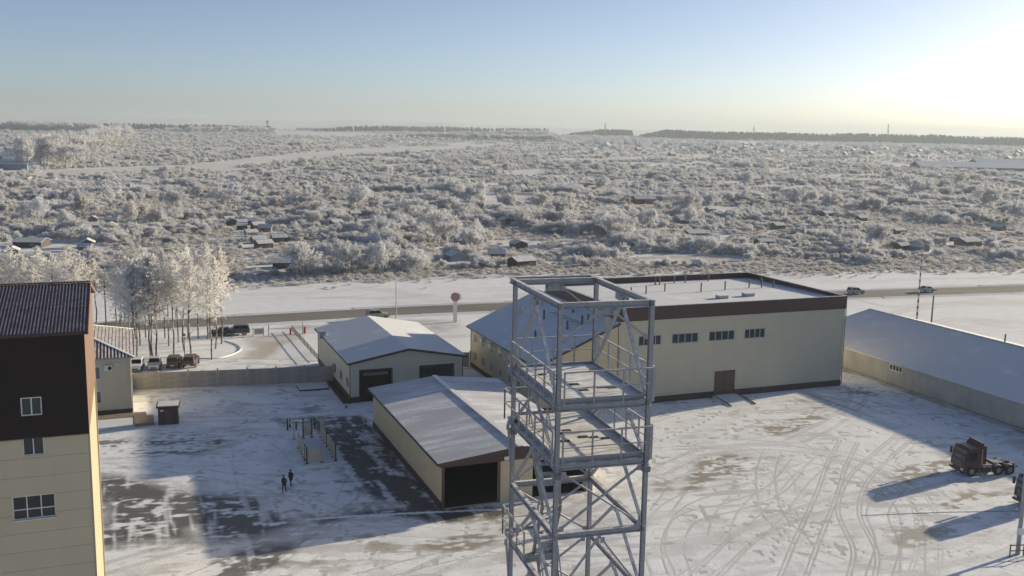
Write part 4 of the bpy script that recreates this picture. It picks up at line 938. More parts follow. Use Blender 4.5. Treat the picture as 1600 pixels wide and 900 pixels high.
def lorry(name, label, loc, rz, cabk, boxk, ln=6.5, tank=False):
    t = thing(name, label, 'truck', loc, rz)
    mb, hw = shell([(1.6,.8),(1.6,2.55),(1.75,2.65),(2.9,2.6),(3.2,1.7),(3.35,1.5),(3.4,.6),(2.0,.6)], 1.15, tumble=.03, belt=2, nose=.04); mb.build('cab', cabk, t)
    MB().poly([(3.22,-1.0,1.72),(3.22,1.0,1.72),(2.93,.95,2.5),(2.93,-.95,2.5)]).build('windscreen', 'carglass', t)
    for s in (-1, 1):
        MB().poly([(2.0,s*1.165,1.6),(2.95,s*1.165,1.6),(2.75,s*1.16,2.4),(2.0,s*1.16,2.4)]).build('side_window', 'carglass', t)
        MB().box(3.36, 3.42, s*.8-.15, s*.8+.15, .8, 1.0).build('headlight', 'lamp_glass', t)
        for x in (2.6, -1.9, -3.2): wheel(t, x, s*.95, .5, .35)
        MB().box(-4.2, 1.5, s*.4-.06, s*.4+.06, .85, 1.05).build('chassis_rail', 'chassis', t)
    if tank: MB().tube((-4.3,0,2.0), (1.2,0,2.0), 1.0, n=16).build('tank', boxk, t)
    else:
        MB().box(-4.3, 1.4, -1.2, 1.2, 1.08, 1.25).build('load_bed', boxk, t)
        for s in (-1.2, 1.2): MB().box(-4.3, 1.4, s-.04, s+.04, 1.25, 2.0).build('drop_side', boxk, t)
        MB().box(1.32, 1.4, -1.16, 1.16, 1.25, 2.1).build('headboard', boxk, t); MB().box(-4.3, -4.22, -1.16, 1.16, 1.25, 2.0).build('tailgate', boxk, t)
lorry('parked_lorry', 'green lorry standing inside the open right bay of the hangar', site(26.8+12.3, 86.25+5.2, .06), TH-math.pi/2, 'green_truck', 'green_truck', tank=True)
car('road_car', 'olive off-roader passing on the road behind the garage roof', 'suv', 'khaki', spot(590, 498.5, 0)+Vector((0,0,.05)), math.radians(22), 'cars driving on the road')

# ------------------------------------------------------------------ people
def person(label, loc, face, stride, coat, trousers, hat):
    """standing 1.76 m figure walking, hands in the coat pockets; one skinned body with its clothes as painted zones"""
    V, Eg, Rd = [], [], []
    def add(p, r, par=None):
        V.append(p); Rd.append(r)
        if par is not None: Eg.append((par, len(V)-1))
        return len(V)-1
    pel = add((0,0,.95), (.17,.12)); wa = add((0.01,0,1.10), (.165,.115), pel); ch = add((.02,0,1.30), (.19,.13), wa); nk0 = add((.02,0,1.46), (.11,.09), ch)
    nk = add((.035,0,1.53), (.058,.058), nk0); h1 = add((.05,0,1.60), (.085,.075), nk); h2 = add((.055,0,1.68), (.098,.082), h1); h3 = add((.05,0,1.745), (.06,.05), h2)
    nose = add((.145,0,1.645), (.014,.014), h2)
    for s in (-1, 1):
        sh = add((.02, s*.20, 1.42), (.075,.075), nk0); el = add((-.06, s*.29, 1.16), (.055,.055), sh); wr = add((.06, s*.23, .98), (.045,.045), el); add((.12, s*.19, .93), (.045,.04), wr)
        k = stride*s
        hp = add((0, s*.10, .90), (.10,.095), pel); kn = add((.05+.09*k, s*.09, .50), (.068,.068), hp)
        an = add((  .13*k-.03 if k > 0 else .15*k-.03, s*.10, .09 if k > 0 else .14), (.045,.045), kn)
        he = add((V[an][0]-.02, s*.10, .045), (.045,.045), an); add((V[an][0]+.17, s*.11, .04 if k > 0 else .03), (.042,.035), he)
    me = bpy.data.meshes.new('person'); me.from_pydata(V, Eg, []); me.update()
    o = link('person', me, None, loc, face); tag(o, label, 'person', 'people walking across the yard')
    sk = o.modifiers.new('skin', 'SKIN'); sk.use_smooth_shade = True
    for i, r in enumerate(Rd): me.skin_vertices[0].data[i].radius = r
    me.skin_vertices[0].data[0].use_root = True
    o.modifiers.new('sub', 'SUBSURF').render_levels = 2; o.modifiers['sub'].levels = 1
    m, tt, p = nmat('clothed_person_'+coat); tc_ = nd(tt, 'ShaderNodeTexCoord'); sx_ = nd(tt, 'ShaderNodeSeparateXYZ'); tt.links.new(tc_.outputs['Object'], sx_.inputs[0])
    cA = dict(cloth_black=(.016,.016,.021), cloth_navy=(.022,.024,.036))[coat]
    c = mixc(tt, (.02,.018,.018), (.018,.018,.022), ramp(tt, sx_.outputs['Z'], .10, .11)); c = mixc(tt, c, cA, ramp(tt, sx_.outputs['Z'], .84, .85)); c = mixc(tt, c, (.45,.28,.21), ramp(tt, sx_.outputs['Z'], 1.53, 1.54))
    tt.links.new(c, p.inputs['Base Color']); p.inputs['Roughness'].default_value = .9; me.materials.append(m)
    cb = MB(); n = 14; zs = [(1.64,.112,.102),(1.70,.118,.106),(1.76,.10,.09),(1.80,.05,.045)]
    for (za, ax, ay), (zb, bx2, by2) in zip(zs[:-1], zs[1:]):
        for i in range(n):
            a0, a1 = 2*math.pi*i/n, 2*math.pi*(i+1)/n
            cb.poly([(.04+ax*math.cos(a0),ay*math.sin(a0),za), (.04+ax*math.cos(a1),ay*math.sin(a1),za), (.04+bx2*math.cos(a1),by2*math.sin(a1),zb), (.04+bx2*math.cos(a0),by2*math.sin(a0),zb)])
    cb.poly([(.04+.05*math.cos(2*math.pi*i/n),.045*math.sin(2*math.pi*i/n),1.80) for i in range(n)])
    cb.build('knit_cap', hat, o)
    ct = MB()                                   # hanging skirt of the coat
    for i in range(n):
        a0, a1 = 2*math.pi*i/n, 2*math.pi*(i+1)/n
        for za, zb, ra_, rb_ in ((.72,.95,.215,.20),(.95,1.12,.20,.19)):
            ct.poly([(ra_*.8*math.cos(a0),ra_*math.sin(a0),za), (ra_*.8*math.cos(a1),ra_*math.sin(a1),za), (rb_*.78*math.cos(a1),rb_*math.sin(a1),zb), (rb_*.78*math.cos(a0),rb_*math.sin(a0),zb)])
    ct.build('coat_skirt', coat, o)
    for s in (-1, 1): MB().tube((.148,s*.034,1.665), (.156,s*.034,1.665), .009, n=6).build('eye', 'hair', o)
    MB().box(.138, .15, -.022, .022, 1.596, 1.604).build('mouth', 'hair', o)
    return o
person('person in black coat and cap walking a step behind, hands in pockets', spot(454.6, 760, 0)+Vector((0,0,.02)), math.radians(-115), 1.0, 'cloth_black', 0, 'hair')
person('person in dark navy jacket walking in front, nearer the yard middle', spot(444.2, 769.5, 0)+Vector((0,0,.02)), math.radians(-110), -1.0, 'cloth_navy', 0, 'hair')

# ------------------------------------------------------------------ small things in the works
b0 = spot(264, 661, 0)
t = thing('waste_booth', 'small dark brown booth with snow on its flat sloping roof beside the paved walk', 'booth', b0, TH-.12)
MB().box(-1.15, 1.15, -.75, .75, .0, 2.15).build('cabin', 'brown', t); MB().hexa([(-1.35,-1.0,2.15),(1.35,-1.0,2.15),(1.35,1.0,2.35),(-1.35,1.0,2.35),(-1.35,-1.0,2.3),(1.35,-1.0,2.3),(1.35,1.0,2.5),(-1.35,1.0,2.5)]).build('roof', 'brown', t)
MB().hexa([(-1.2,-.8,2.325),(1.2,-.8,2.325),(1.2,.9,2.5),(-1.2,.9,2.5),(-1.2,-.8,2.38),(1.2,-.8,2.38),(1.2,.9,2.55),(-1.2,.9,2.55)]).build('roof_snow', 'snow', t)
MB().box(-.4, .4, -.79, -.752, .1, 1.95).build('door', 'brown_mid', t); MB().box(-.9, -.5, -.80, -.752, 1.7, 1.9).build('notice', 'white', t)
t = thing('post_enclosure', 'unfinished open enclosure of upright posts and pale panels on a concrete pad', 'enclosure', site(16.9, 103.1), TH)
MB().box(-.6, 4.0, -.6, 9.8, 0, .12).build('pad', 'snow', t)
pts = [(0,i*1.1) for i in range(0, 6)] + [(3.1,i*1.25) for i in range(0, 8)] + [(1.6,0),(0,8.9),(1.1,9.0),(2.1,9.0)]
for x, y in pts:
    p_ = MB().box(x-.07, x+.07, y-.07, y+.07, .12, 1.95 if y < 7 else 2.5).build('post', 'wood_dark' if (x+y) % 1 < .12 else 'conc_light', t); MB().box(x-.2, x+.2, y-.2, y+.2, .12, .2).build('foot_block', 'brick' if y < 2 else 'conc', p_)
for a, b in (((0,0),(1.6,0)), ((3.1,0),(3.1,2.5)), ((3.1,2.5),(3.1,5)), ((0,0),(0,2.2)), ((0,3.3),(0,5.5)), ((1.1,9),(2.1,9)), ((3.1,5),(3.1,8.75))):
    MB().bar((*a, 1.05), (*b, 1.05), .04, 1.25).build('infill_panel', 'conc_light', t)
t = thing('pipe_barrier', 'low pale pipe barrier on short black bollards at the end of the wet lane', 'barrier', site(17.0, 117.6), TH-.12)
MB().tube((0,0,.85), (3.2,0,.85), .06, n=8).build('pipe', 'conc_light', t); MB().tube((0,-1.6,.85), (3.2,-1.4,.85), .06, n=8).build('pipe', 'conc_light', t)
for x, y in ((0,0),(3.2,0),(0,-1.6),(3.2,-1.4),(1.0,-1.55)): MB().tube((x,y,0), (x,y,.95), .09, n=8).build('stand', 'dark', t)
for k, (px, py, lb) in enumerate([(572, 669, 'black and pale bollard beside the hangar wall corner'), (541, 638, 'short dark bollard in front of the garage apron'), (453, 668, 'black bollard at the left end of the low pipe barrier')]):
    q = spot(px, py, 0); t = thing('bollard', lb, 'bollard', q); MB().tube((0,0,0), (0,0,.95), .10, .08, n=8).build('post', 'dark', t); MB().tube((0,0,.5), (0,0,.68), .105, n=8).build('band', 'white', t); MB().tube((0,0,0), (0,0,.1), .2, n=8).build('foot', 'conc', t)
q = spot(489, 607, 0); t = thing('well_cover', 'square snow-covered concrete slab lying on the snow beside the garage', 'slab', q, TH)
MB().box(-2.0, 2.0, -1.2, 1.6, 0, .22).build('slab', 'dark', t); MB().box(-1.97, 1.97, -1.17, 1.57, .22, .3).build('snow_cap', 'snow', t)
tag(MB().tube((0,0,.03), (2,0,.03), .05, n=6).build('ground_cable', 'dark', None), 'thin dark cable lying across the yard snow towards the lamp pole', 'cable')
cb = bpy.data.objects['ground_cable']; cl = gline([(1345,806),(1400,804),(1480,801),(1592,799)], 6); mb = MB()
for i in range(len(cl)-1): mb.tube((*cl[i], .06), (*cl[i+1], .04), .02, n=5, cap=False)
cb.data = mb.mesh('ground_cable', 'dark')
# tall pole at the right edge with its guard rail
pp = spot(1590, 866, 0); t = thing('lamp_pole', 'tall grey steel lamp pole at the edge of the yard with a low guard rail', 'pole', pp)
MB().tube((0,0,0), (0,0,13.5), .20, .12, n=12).build('shaft', 'steel', t); MB().box(-.22, .22, -.28, .1, 1.9, 2.5).build('control_box', 'white', t); MB().bar((0,0,13.4), (1.6,.6,13.7), .08).build('arm', 'steel', t); MB().box(1.3, 2.0, .4, .8, 13.62, 13.76).build('lamp_head', 'grey_trim', t)
t = thing('guard_rail', 'low brown pipe guard rail round the foot of the lamp pole', 'rail', pp+Vector((-1.0,-.6,0)), .15)
for z in (.55, 1.05): MB().tube((0,0,z), (2.6,0,z), .045, n=6).build('rail', 'brown_mid', t)
for x in (0, 1.3, 2.6): MB().tube((x,0,0), (x,0,1.15), .06, n=6).build('post', 'brown_mid', t)
# gate, barrier, garden fence of the drive
g0, g1 = spot(345, 528.5, 0), spot(412, 524.5, 0); d = g1-g0; t = thing('gate_fence', 'dark wire fence with posts outside the birches, beside the gate', 'fence', g0, math.atan2(d.y, d.x)); L = d.length
for i in range(5): MB().tube((i*L/4,0,0), (i*L/4,0,1.5), .05, n=6).build('post', 'dark', t)
for z in (.25, 1.3): MB().tube((0,0,z), (L,0,z), .03, n=5).build('wire', 'dark', t)
MB().box(L*.78, L*.99, -.03, .03, .35, 1.3).build('gate_leaf', 'grey_trim', t)
g0, g1 = spot(420, 524, 0), spot(453, 523, 0); d = g1-g0; t = thing('road_barrier', 'closed lifting barrier pole between a thin post and a red box at the drive', 'barrier', g0, math.atan2(d.y, d.x)); L = d.length
MB().tube((0,0,0), (0,0,1.9), .06, n=6).build('rest_post', 'dark', t); MB().tube((0,0,1.15), (L,0,1.15), .05, n=6).build('boom', 'redwhite', t); MB().box(L-.05, L+.25, -.18, .18, 0, 1.15).build('drive_box', 'red', t)
q = spot(476, 521, 0); t = thing('gate_post', 'red box post with a tall thin rod on the garage side of the drive', 'post', q, .3); MB().box(-.18, .18, -.18, .18, 0, 1.15).build('box', 'red', t); MB().tube((-.35,0,0), (-.35,0,2.1), .05, n=6).build('rod', 'brown_mid', t)
g0, g1 = spot(456, 517, 0), spot(499, 566, 0); d = g1-g0; n_ = 20
t = thing('picket_fence', 'row of short dark posts with two thin rails running from the gate to the garage', 'fence', g0, math.atan2(d.y, d.x)); w = d.length/n_
pm = None
for i in range(n_):
    MB().box(i*w+.04, i*w+.18, -.06, .06, 0, 1.0).build('post', 'wood_dark', t)
    for z_ in (.35, .8): MB().box(i*w+.18, (i+1)*w+.04, -.02, .02, z_, z_+.07).build('rail', 'grey_trim', t)
q = spot(711, 503, 0); t = thing('advertising_sign', 'round pinkish sign on a thick white column beside the road', 'sign', q, math.radians(12))
MB().box(-.34, .34, -.18, .18, 0, 4.0).build('column', 'white', t)
for yy, nm, mk, rr_ in ((-.2, 'sign_face', 'sign_pink', .72), (.0, 'sign_case', 'grey_trim', .84)):
    MB().tube((0,yy-.1 if nm == 'sign_face' else -.18,4.75), (0,yy-.02 if nm == 'sign_face' else .18,4.75), rr_, n=24).build(nm, mk, t)
MB().tube((.42,.2,4.75), (.42,.5,4.75), .78, n=24).build('sign_case', 'white', t)
q = spot(619, 498, 0); t = thing('street_lamp', 'slender pale street lamp standing between the garage and the road', 'lamp', q)
MB().tube((0,0,0), (0,0,7.8), .10, .07, n=8).build('shaft', 'steel', t); MB().bar((0,0,7.75), (-.9,-.3,8.0), .07).build('arm', 'steel', t); MB().box(-1.3, -.8, -.5, -.2, 7.95, 8.08).build('lamp_head', 'grey_trim', t)
q = spot(1432, 503, 0); t = thing('radio_mast', 'thin red and white striped mast rising behind the long shed', 'mast', q)
MB().tube((0,0,0), (0,0,13.5), .2, .13, n=8).build('lower_section', 'redwhite', t); MB().tube((0,0,13.5), (0,0,20.0), .09, .04, n=6).build('upper_section', 'redwhite', t)
q = spot(1455, 507, 0); t = thing('utility_pole', 'bare grey utility pole standing near the striped mast', 'pole', q); MB().tube((0,0,0), (0,0,5.6), .17, .14, n=8).build('shaft', 'wood_grey', t); MB().tube((0,0,5.6), (0,0,5.68), .19, n=8).build('cap', 'dark', t)
q = spot(166, 509, 0); t = thing('utility_pole', 'thin dark utility pole with crossarm among the birches by the road', 'pole', q); MB().tube((0,0,0), (0,0,8.4), .13, .09, n=8).build('shaft', 'wood_dark', t); MB().bar((-1,0,7.9), (1,0,7.9), .1).build('crossarm', 'wood_dark', t)
q = spot(289, 563, 0); t = thing('park_lamp', 'short black lamp post in the birch lawn behind the dark cars', 'lamp', q); MB().tube((0,0,0), (0,0,3.9), .07, .05, n=8).build('shaft', 'dark', t); MB().tube((0,0,3.9), (0,0,4.15), .28, .2, n=10).build('lamp_head', 'dark', t)
q = spot(1253, 434, 0); t = thing('roadside_lamp', 'thin pale lamp pole beyond the warehouse roof at the road', 'lamp', q); MB().tube((0,0,0), (0,0,7), .09, .06, n=6).build('shaft', 'steel', t); MB().bar((0,0,6.9), (.9,-.3,7.1), .07).build('arm', 'steel', t)

# ------------------------------------------------------------------ frosted vegetation
def ribbons(segs, mat, name):
    """segs: array rows (ax,ay,az,bx,by,bz,wa,wb,rime_a,rime_b) -> flat twig blades"""
    s = np.array(segs, float); a = s[:, 0:3]; b = s[:, 3:6]; d = b-a; d /= np.linalg.norm(d, axis=1)[:, None]+1e-9
    r = rng.normal(size=a.shape); side = np.cross(d, r); side /= np.linalg.norm(side, axis=1)[:, None]+1e-9
    v = np.stack([a-side*s[:, 6:7]/2, a+side*s[:, 6:7]/2, b+side*s[:, 7:8]/2, b-side*s[:, 7:8]/2], 1).reshape(-1, 3).astype(np.float32)
    n = len(s); me = bpy.data.meshes.new(name); me.vertices.add(len(v)); me.vertices.foreach_set('co', v.ravel())
    me.loops.add(n*4); me.loops.foreach_set('vertex_index', np.arange(n*4, dtype=np.int32)); me.polygons.add(n); me.polygons.foreach_set('loop_start', np.arange(0, n*4, 4, dtype=np.int32)); me.update(calc_edges=True)
    at = me.attributes.new('rime', 'FLOAT', 'POINT'); at.data.foreach_set('value', np.stack([s[:, 8], s[:, 8], s[:, 9], s[:, 9]], 1).ravel().astype(np.float32))
    me.materials.append(M[mat]); return me
def grow(seed, stems, spread, up, depth, kids, length, shrink, w0, lean=0.0, tips=5, tipl=.105, tipw=.0165):
    """branching shrub about one unit tall"""
    rnd = random.Random(seed); segs = []
    def rv(): 
        v = Vector((rnd.gauss(0,1), rnd.gauss(0,1), rnd.gauss(0,1))); return v.normalized()
    def go(p, d, l, w, k):
        q = p+d*l; f0 = min(1, .25+.25*(depth-k)); f1 = min(1, f0+.25)
        segs.append((*p, *q, w, w*.75, f0, f1))
        if k == 0:
            for i in range(tips):
                e = (d*.5+rv()*.9+Vector((0,0,.15))).normalized(); st = p+(q-p)*rnd.uniform(.3, 1); en = st+e*tipl*rnd.uniform(.6, 1.4)
                segs.append((*st, *en, tipw, tipw*.4, .8, 1.0))
            return
        for i in range(kids):
            e = (d+rv()*spread+Vector((0,0,up))).normalized(); s0 = p+(q-p)*rnd.uniform(.45, 1)
            go(s0, e, l*shrink*rnd.uniform(.75, 1.2), w*.62, k-1)
    for i in range(stems):
        a = rnd.uniform(0, 6.28); r = rnd.uniform(.0, .12); tilt = rnd.uniform(.1, 1)*lean
        d = Vector((math.cos(a)*tilt, math.sin(a)*tilt, 1)).normalized()
        go(Vector((math.cos(a)*r, math.sin(a)*r, -.03)), d, length*rnd.uniform(.7, 1.15), w0, depth)
    return segs
def norm(segs, width=1.0):
    s = np.array(segs, float); zmax = np.percentile(s[:, 5], 99.5); s[:, :8] /= zmax; return s
BUSH = [norm(grow(1, 11, .75, .05, 3, 4, .36, .68, .022, .9)), norm(grow(2, 13, .65, .15, 3, 4, .36, .66, .026, .65)), norm(grow(3, 11, .9, -.05, 3, 4, .30, .72, .03, 1.5)),
        norm(grow(4, 7, .6, .2, 3, 5, .40, .62, .03, .5)), norm(grow(5, 12, .7, .1, 3, 4, .34, .7, .028, 1.1))]
BUSHM = [ribbons(b, 'rime', 'frosted_bush') for b in BUSH]
def tree_segs(seed, first=.33, crown=.19, n=46, kids=5, droop=-.05, tipw=.012):
    rnd = random.Random(seed); segs = []
    for i in range(n):
        z = first+(1-first)*(i/n)**.9; a = i*2.4+rnd.uniform(-.4, .4); k = (z-first)/(1-first)
        l = crown*(.45+.9*math.sin(math.pi*min(1, k*.85+.16)))*rnd.uniform(.65, 1.15)*(1-.45*k); el = .55+.7*k
        d = Vector((math.cos(a)*math.cos(el), math.sin(a)*math.cos(el), math.sin(el))); p = Vector((0,0,z*.97)); mid = p+d*l*.6; q = mid+(d+Vector((0,0,-.25))).normalized()*l*.5
        segs.append((*p, *mid, .008, .006, .1, .4)); segs.append((*mid, *q, .006, .004, .4, .7))
        for j in range(kids*2):
            t_ = rnd.uniform(.2, 1); s0 = p+(mid-p)*min(1, t_*1.8) if t_ < .55 else mid+(q-mid)*((t_-.55)/.45)
            e = (d*.5+Vector((rnd.gauss(0,.7), rnd.gauss(0,.7), rnd.gauss(droop,.5)))).normalized(); l2 = l*.36*rnd.uniform(.5, 1.2); e1 = s0+e*l2
            segs.append((*s0, *e1, .0055, .004, .6, .9))
            for m_ in range(kids+1):
                st = s0+(e1-s0)*rnd.uniform(.15, 1); f_ = (e*.4+Vector((rnd.gauss(0,.7), rnd.gauss(0,.7), rnd.gauss(-.15,.6)))).normalized(); en = st+f_*l2*rnd.uniform(.3, .65)
                segs.append((*st, *en, tipw*.8, tipw*.45, .8, 1))
    return np.array(segs, float)
def trunk_mesh(seed, mat, r=.0085, top=.97):
    rnd = random.Random(seed); mb = MB(); pts = []; x = y = 0.0; n = 9
    for i in range(n+1):
        pts.append((Vector((x, y, top*i/n)), r*(1-.88*i/n))); x += rnd.gauss(0, .006)*(1 if i < n-1 else 0); y += rnd.gauss(0, .006)
    for (a, ra_), (b, rb_) in zip(pts[:-1], pts[1:]): mb.tube(a, b, ra_, rb_, n=7, cap=False)
    for i in range(12):
        k = rnd.uniform(.3, .85); a = rnd.uniform(0, 6.28); p = pts[int(k*n)][0]; l = .12*rnd.uniform(.6, 1.2); mb.tube(p, p+Vector((math.cos(a)*l*.6, math.sin(a)*l*.6, l*.8)), r*.35, r*.12, n=4, cap=False)
    return mb.mesh('trunk', mat)
BIRCH = [(ribbons(tree_segs(20+i, first=.37+.04*i, crown=.17-.01*i, n=46, kids=5, tipw=.0078), 'rime_birch', 'crown'), trunk_mesh(40+i, 'birch')) for i in range(4)]
FULL = [(ribbons(norm(grow(60+i, 6, .62, .12, 4, 4, .34, .66, .02, .55, tips=3, tipl=.06, tipw=.015)), 'rime', 'crown'), trunk_mesh(80+i, 'wood_grey', .012)) for i in range(3)]
def tree(name, label, cat, pos, h, kinds, i, group, wid=1.0):
    c, tr = kinds[i % len(kinds)]; t = thing(name, label, cat, pos, random.uniform(0, 6.28), group); t.scale = (h*wid, h*wid, h)
    link('trunk', tr, t); link('crown', c, t); return t
GB = 'birches on the lawn behind the fence'
lawn = [(209,562,15.5),(214,561,15),(219,539,15.5),(236,561,16),(239,560,15),(244,560,16.5),(264,541,15),(272,557,16.2),(279,535,15.5),(299,558,16),(331,562,13.5),(346,537,16.5),(310,529,15),(294,527,16),(258,528,15.5),(228,528,15.5),(204,545,15),(190,530,15),(325,530,16.5),(337,545,15.2),(288,548,16.4),(212,530,15)]
for i, (px, py, h) in enumerate(lawn): tree('birch_tree', 'tall frosted birch with dark-marked trunk on the lawn '+('close behind parked cars' if py > 552 else 'towards the road' if py < 536 else 'midway to the road'), 'birch', spot(px, py, 0), h, BIRCH, i, GB, 1.12 if i != 10 else 1.2)
for i, (px, py, h) in enumerate([(182,506,11),(190,505,10),(196,503,12),(215,501,11),(250,500,10),(150,508,12),(128,512,13),(110,500,14),(86,512,13),(64,505,14),(40,512,13),(20,505,14),(2,515,13),(-20,512,14),(232,498,12),(275,497,11),(120,520,12),(55,520,12)]):
    tree('birch_tree', 'frosted birch in the roadside belt behind the tall block', 'birch', spot(px, py, 0)+Vector((0,0,0)), h, BIRCH, i+2, 'birches of the roadside belt', 1.35)
# the belt of full white trees running away over the scrubland
a_, b_ = spot(85, 266), spot(192, 214)
belt = []
for i in range(64):
    k = (i/63)**1.0; p = a_.lerp(b_, k); p = p+Vector((random.uniform(-14, 14), random.uniform(-10, 10), 0)); p.z = float(gz(p.x, p.y)); belt.append(p)
    tree('belt_tree', 'full white frosted tree in the straight shelter belt across the scrubland', 'tree', p, random.uniform(19, 26), FULL, i, 'trees of the shelter belt', 1.15)

# round frosted trees standing above the scrub
for i, (px, py, h) in enumerate([(215,352,9),(355,330,10),(270,335,10),(470,330,10),(560,330,12),(475,432,9),(600,425,9),(690,385,12),(735,395,8),(740,318,11),(640,345,9),(790,330,8),(1000,365,9),(1070,338,10),(1080,352,8),(880,345,9),(940,300,9),(1110,330,9),(1440,310,12),(1420,300,12),(1375,388,8),(1300,330,10),(1240,320,9),(1545,330,12),(1590,350,11),(960,380,10),(1170,290,10),(540,425,8),(845,330,9),(130,340,9),(60,350,9),(640,270,9),(950,250,10),(1270,265,11),(1500,290,11),(770,280,9)]):
    tree('frosted_tree', dict([(8, 'small'), (9, 'middling'), (10, 'large')]).get(h, 'towering')+' round-crowned frosted tree rising above the lower scrub beyond the road', 'tree', spot(px, py), h*random.uniform(.9, 1.1), FULL, i, 'round frosted trees in the scrub', 1.0)
# allotment huts
HUTS = [(145,347,5),(143,359,5),(140,368,5),(137,387,5.5),(134,392,5),(174,350,6),(174,358,6),(174,364,6),(358,347,5),(362,352,5),(377,352,5),(392,351,5),(403,358,5),(378,358,5),(392,369,5),(404,380,5.5),(412,387,6),(436,378,6),(443,376,5),(415,362,5),
 (482,297,6),(520,314,6),(554,339,5),(573,352,5.5),(593,344,6),(610,355,5),(444,418,7),(733,334,9),(748,342,5),(771,346,5),(790,350,7),(710,407,5.5),(776,404,6),(810,387,7),(721,382,5),(925,296,7),(918,292,6),(955,282,6),(990,358,6),(1022,354,6),(1070,349,7),(1085,371,8),(1112,378,6),
 (1193,383,7),(1215,358,6),(1257,363,5),(1402,365,7),(1409,390,6),(1436,392,6),(1487,376,6),(1512,384,8),(1505,329,6),(1451,318,8),(1376,305,8),(1334,288,8),(1585,309,8),(1110,331,6),(1030,309,6),(880,296,6),(690,265,6),(525,352,6),(648,340,5),(905,391,5),(870,366,5),(1290,338,6),(1560,360,6),(1345,345,6),(300,300,6),(160,296,6),(60,318,8),(815,416,7),(20,398,6),(50,385,10)]
hutpos = []
HW = ['wood_grey','wood_brown','wood_dark','wood_grey','blue_wall','wood_dark','wood_dark']
HL = dict(wood_grey='grey weathered garden hut with snowy roof among the frosted bushes', wood_brown='brown wooden garden hut with snowy roof among the frosted bushes', wood_dark='near-black wooden garden hut with snowy roof among the frosted bushes', blue_wall='bluish painted garden hut with snowy roof among the frosted bushes', brick='red-walled garden hut with snowy roof among the frosted bushes')
_hut = {}
def hut(px, py, w, wk, label=None, hs=1.0):
    p = spot(px, py); hutpos.append((p.x, p.y, w)); key = (wk, round(w))
    if key not in _hut:
        w_ = w; d = w*.8; h = 2.1; r = 3.2; mb = MB()
        mb.box(-w_/2, w_/2, -d/2, d/2, -.3, h); mb.poly([(-w_/2,-d/2,h),(-w_/2,d/2,h),(-w_/2,0,r)]); mb.poly([(w_/2,-d/2,h),(w_/2,0,r),(w_/2,d/2,h)])
        rf_ = MB(); o_ = .35; sl_ = (r-h)/(d/2)
        for s in (-1, 1):
            pts = [(-w_/2-o_, s*(d/2+o_), h-sl_*o_+.1), (w_/2+o_, s*(d/2+o_), h-sl_*o_+.1), (w_/2+o_, 0, r+.1), (-w_/2-o_, 0, r+.1)]
            slab(rf_, pts if s < 0 else pts[::-1], .12)
        _hut[key] = (mb.mesh('wall', wk), rf_.mesh('roof', 'shed_snow'), MB().box(-w_*.28, -w_*.06, -d/2-.04, -d/2+.02, -.1, 1.7).mesh('door', 'wood_dark'), MB().box(w_*.1, w_*.32, -d/2-.04, -d/2+.02, .8, 1.5).mesh('window', 'glass_blue'))
    t = thing('garden_hut', label or HL[wk], 'hut', p, random.choice((TH, TH+1.57, TH+.2, TH-.25))+random.uniform(-.1, .1), 'garden huts in the allotments')
    t.scale = (hs*random.uniform(.68, .86),)*3
    for nm, me in zip(('wall','roof','door','window'), _hut[key]): link(nm, me, t)
    return t
for i, (px, py, w) in enumerate(HUTS): hut(px, py, w, 'brick' if i in (29, 36) else HW[(i*5+i//3) % 7])
hut(1005, 318, 8, 'brick', 'tall red cottage with bluish snowy roof standing among the bushes', 1.5)
hut(35, 282, 12, 'ochre', 'pale ochre farm building at the left end of the scrubland', 1.2)
# long roofs far away
def barn(name, label, px, py, w, d, h, r, wk, rk='shed_snow', rz=0.0):
    p = spot(px, py); hutpos.append((p.x, p.y, w)); t = thing(name, label, 'building', p, rz)
    MB().box(-w/2, w/2, -d/2, d/2, -1, h).build('wall', wk, t); rf_ = MB()
    for s in (-1, 1):
        pts = [(-w/2-1, s*(d/2+1), h), (w/2+1, s*(d/2+1), h), (w/2+1, 0, r), (-w/2-1, 0, r)]; slab(rf_, pts if s < 0 else pts[::-1], .4)
    rf_.build('roof', rk, t)
    for x in np.linspace(-w/2+3, w/2-3, max(2, int(w/9))): MB().box(x-1, x+1, -d/2-.1, -d/2+.05, h*.35, h*.7).build('window', 'glass_blue', t)
barn('factory_hall', 'very long low factory hall with unbroken snowy roof in the far scrubland', 1555, 267, 165, 45, 4, 9, 'wood_grey', 'snow', math.radians(-8))
barn('factory_hall', 'second long snowy roof rising behind the far factory hall', 1592, 259, 110, 30, 4, 8, 'wood_grey', 'snow', math.radians(-6))
barn('barrack', 'long grey-violet barrack at the left edge beyond the scrubland', 8, 265, 34, 12, 5, 6.5, 'blue_wall', 'shed_snow', math.radians(10))
barn('barrack', 'long pale low building before the wood on the far snowfield', 492, 204, 120, 30, 7, 10, 'white_wall', 'snow', math.radians(4))
barn('barrack', 'small brown block house beyond the far snowy field', 55, 229, 22, 14, 8, 9, 'brick', 'shed_snow', .2)
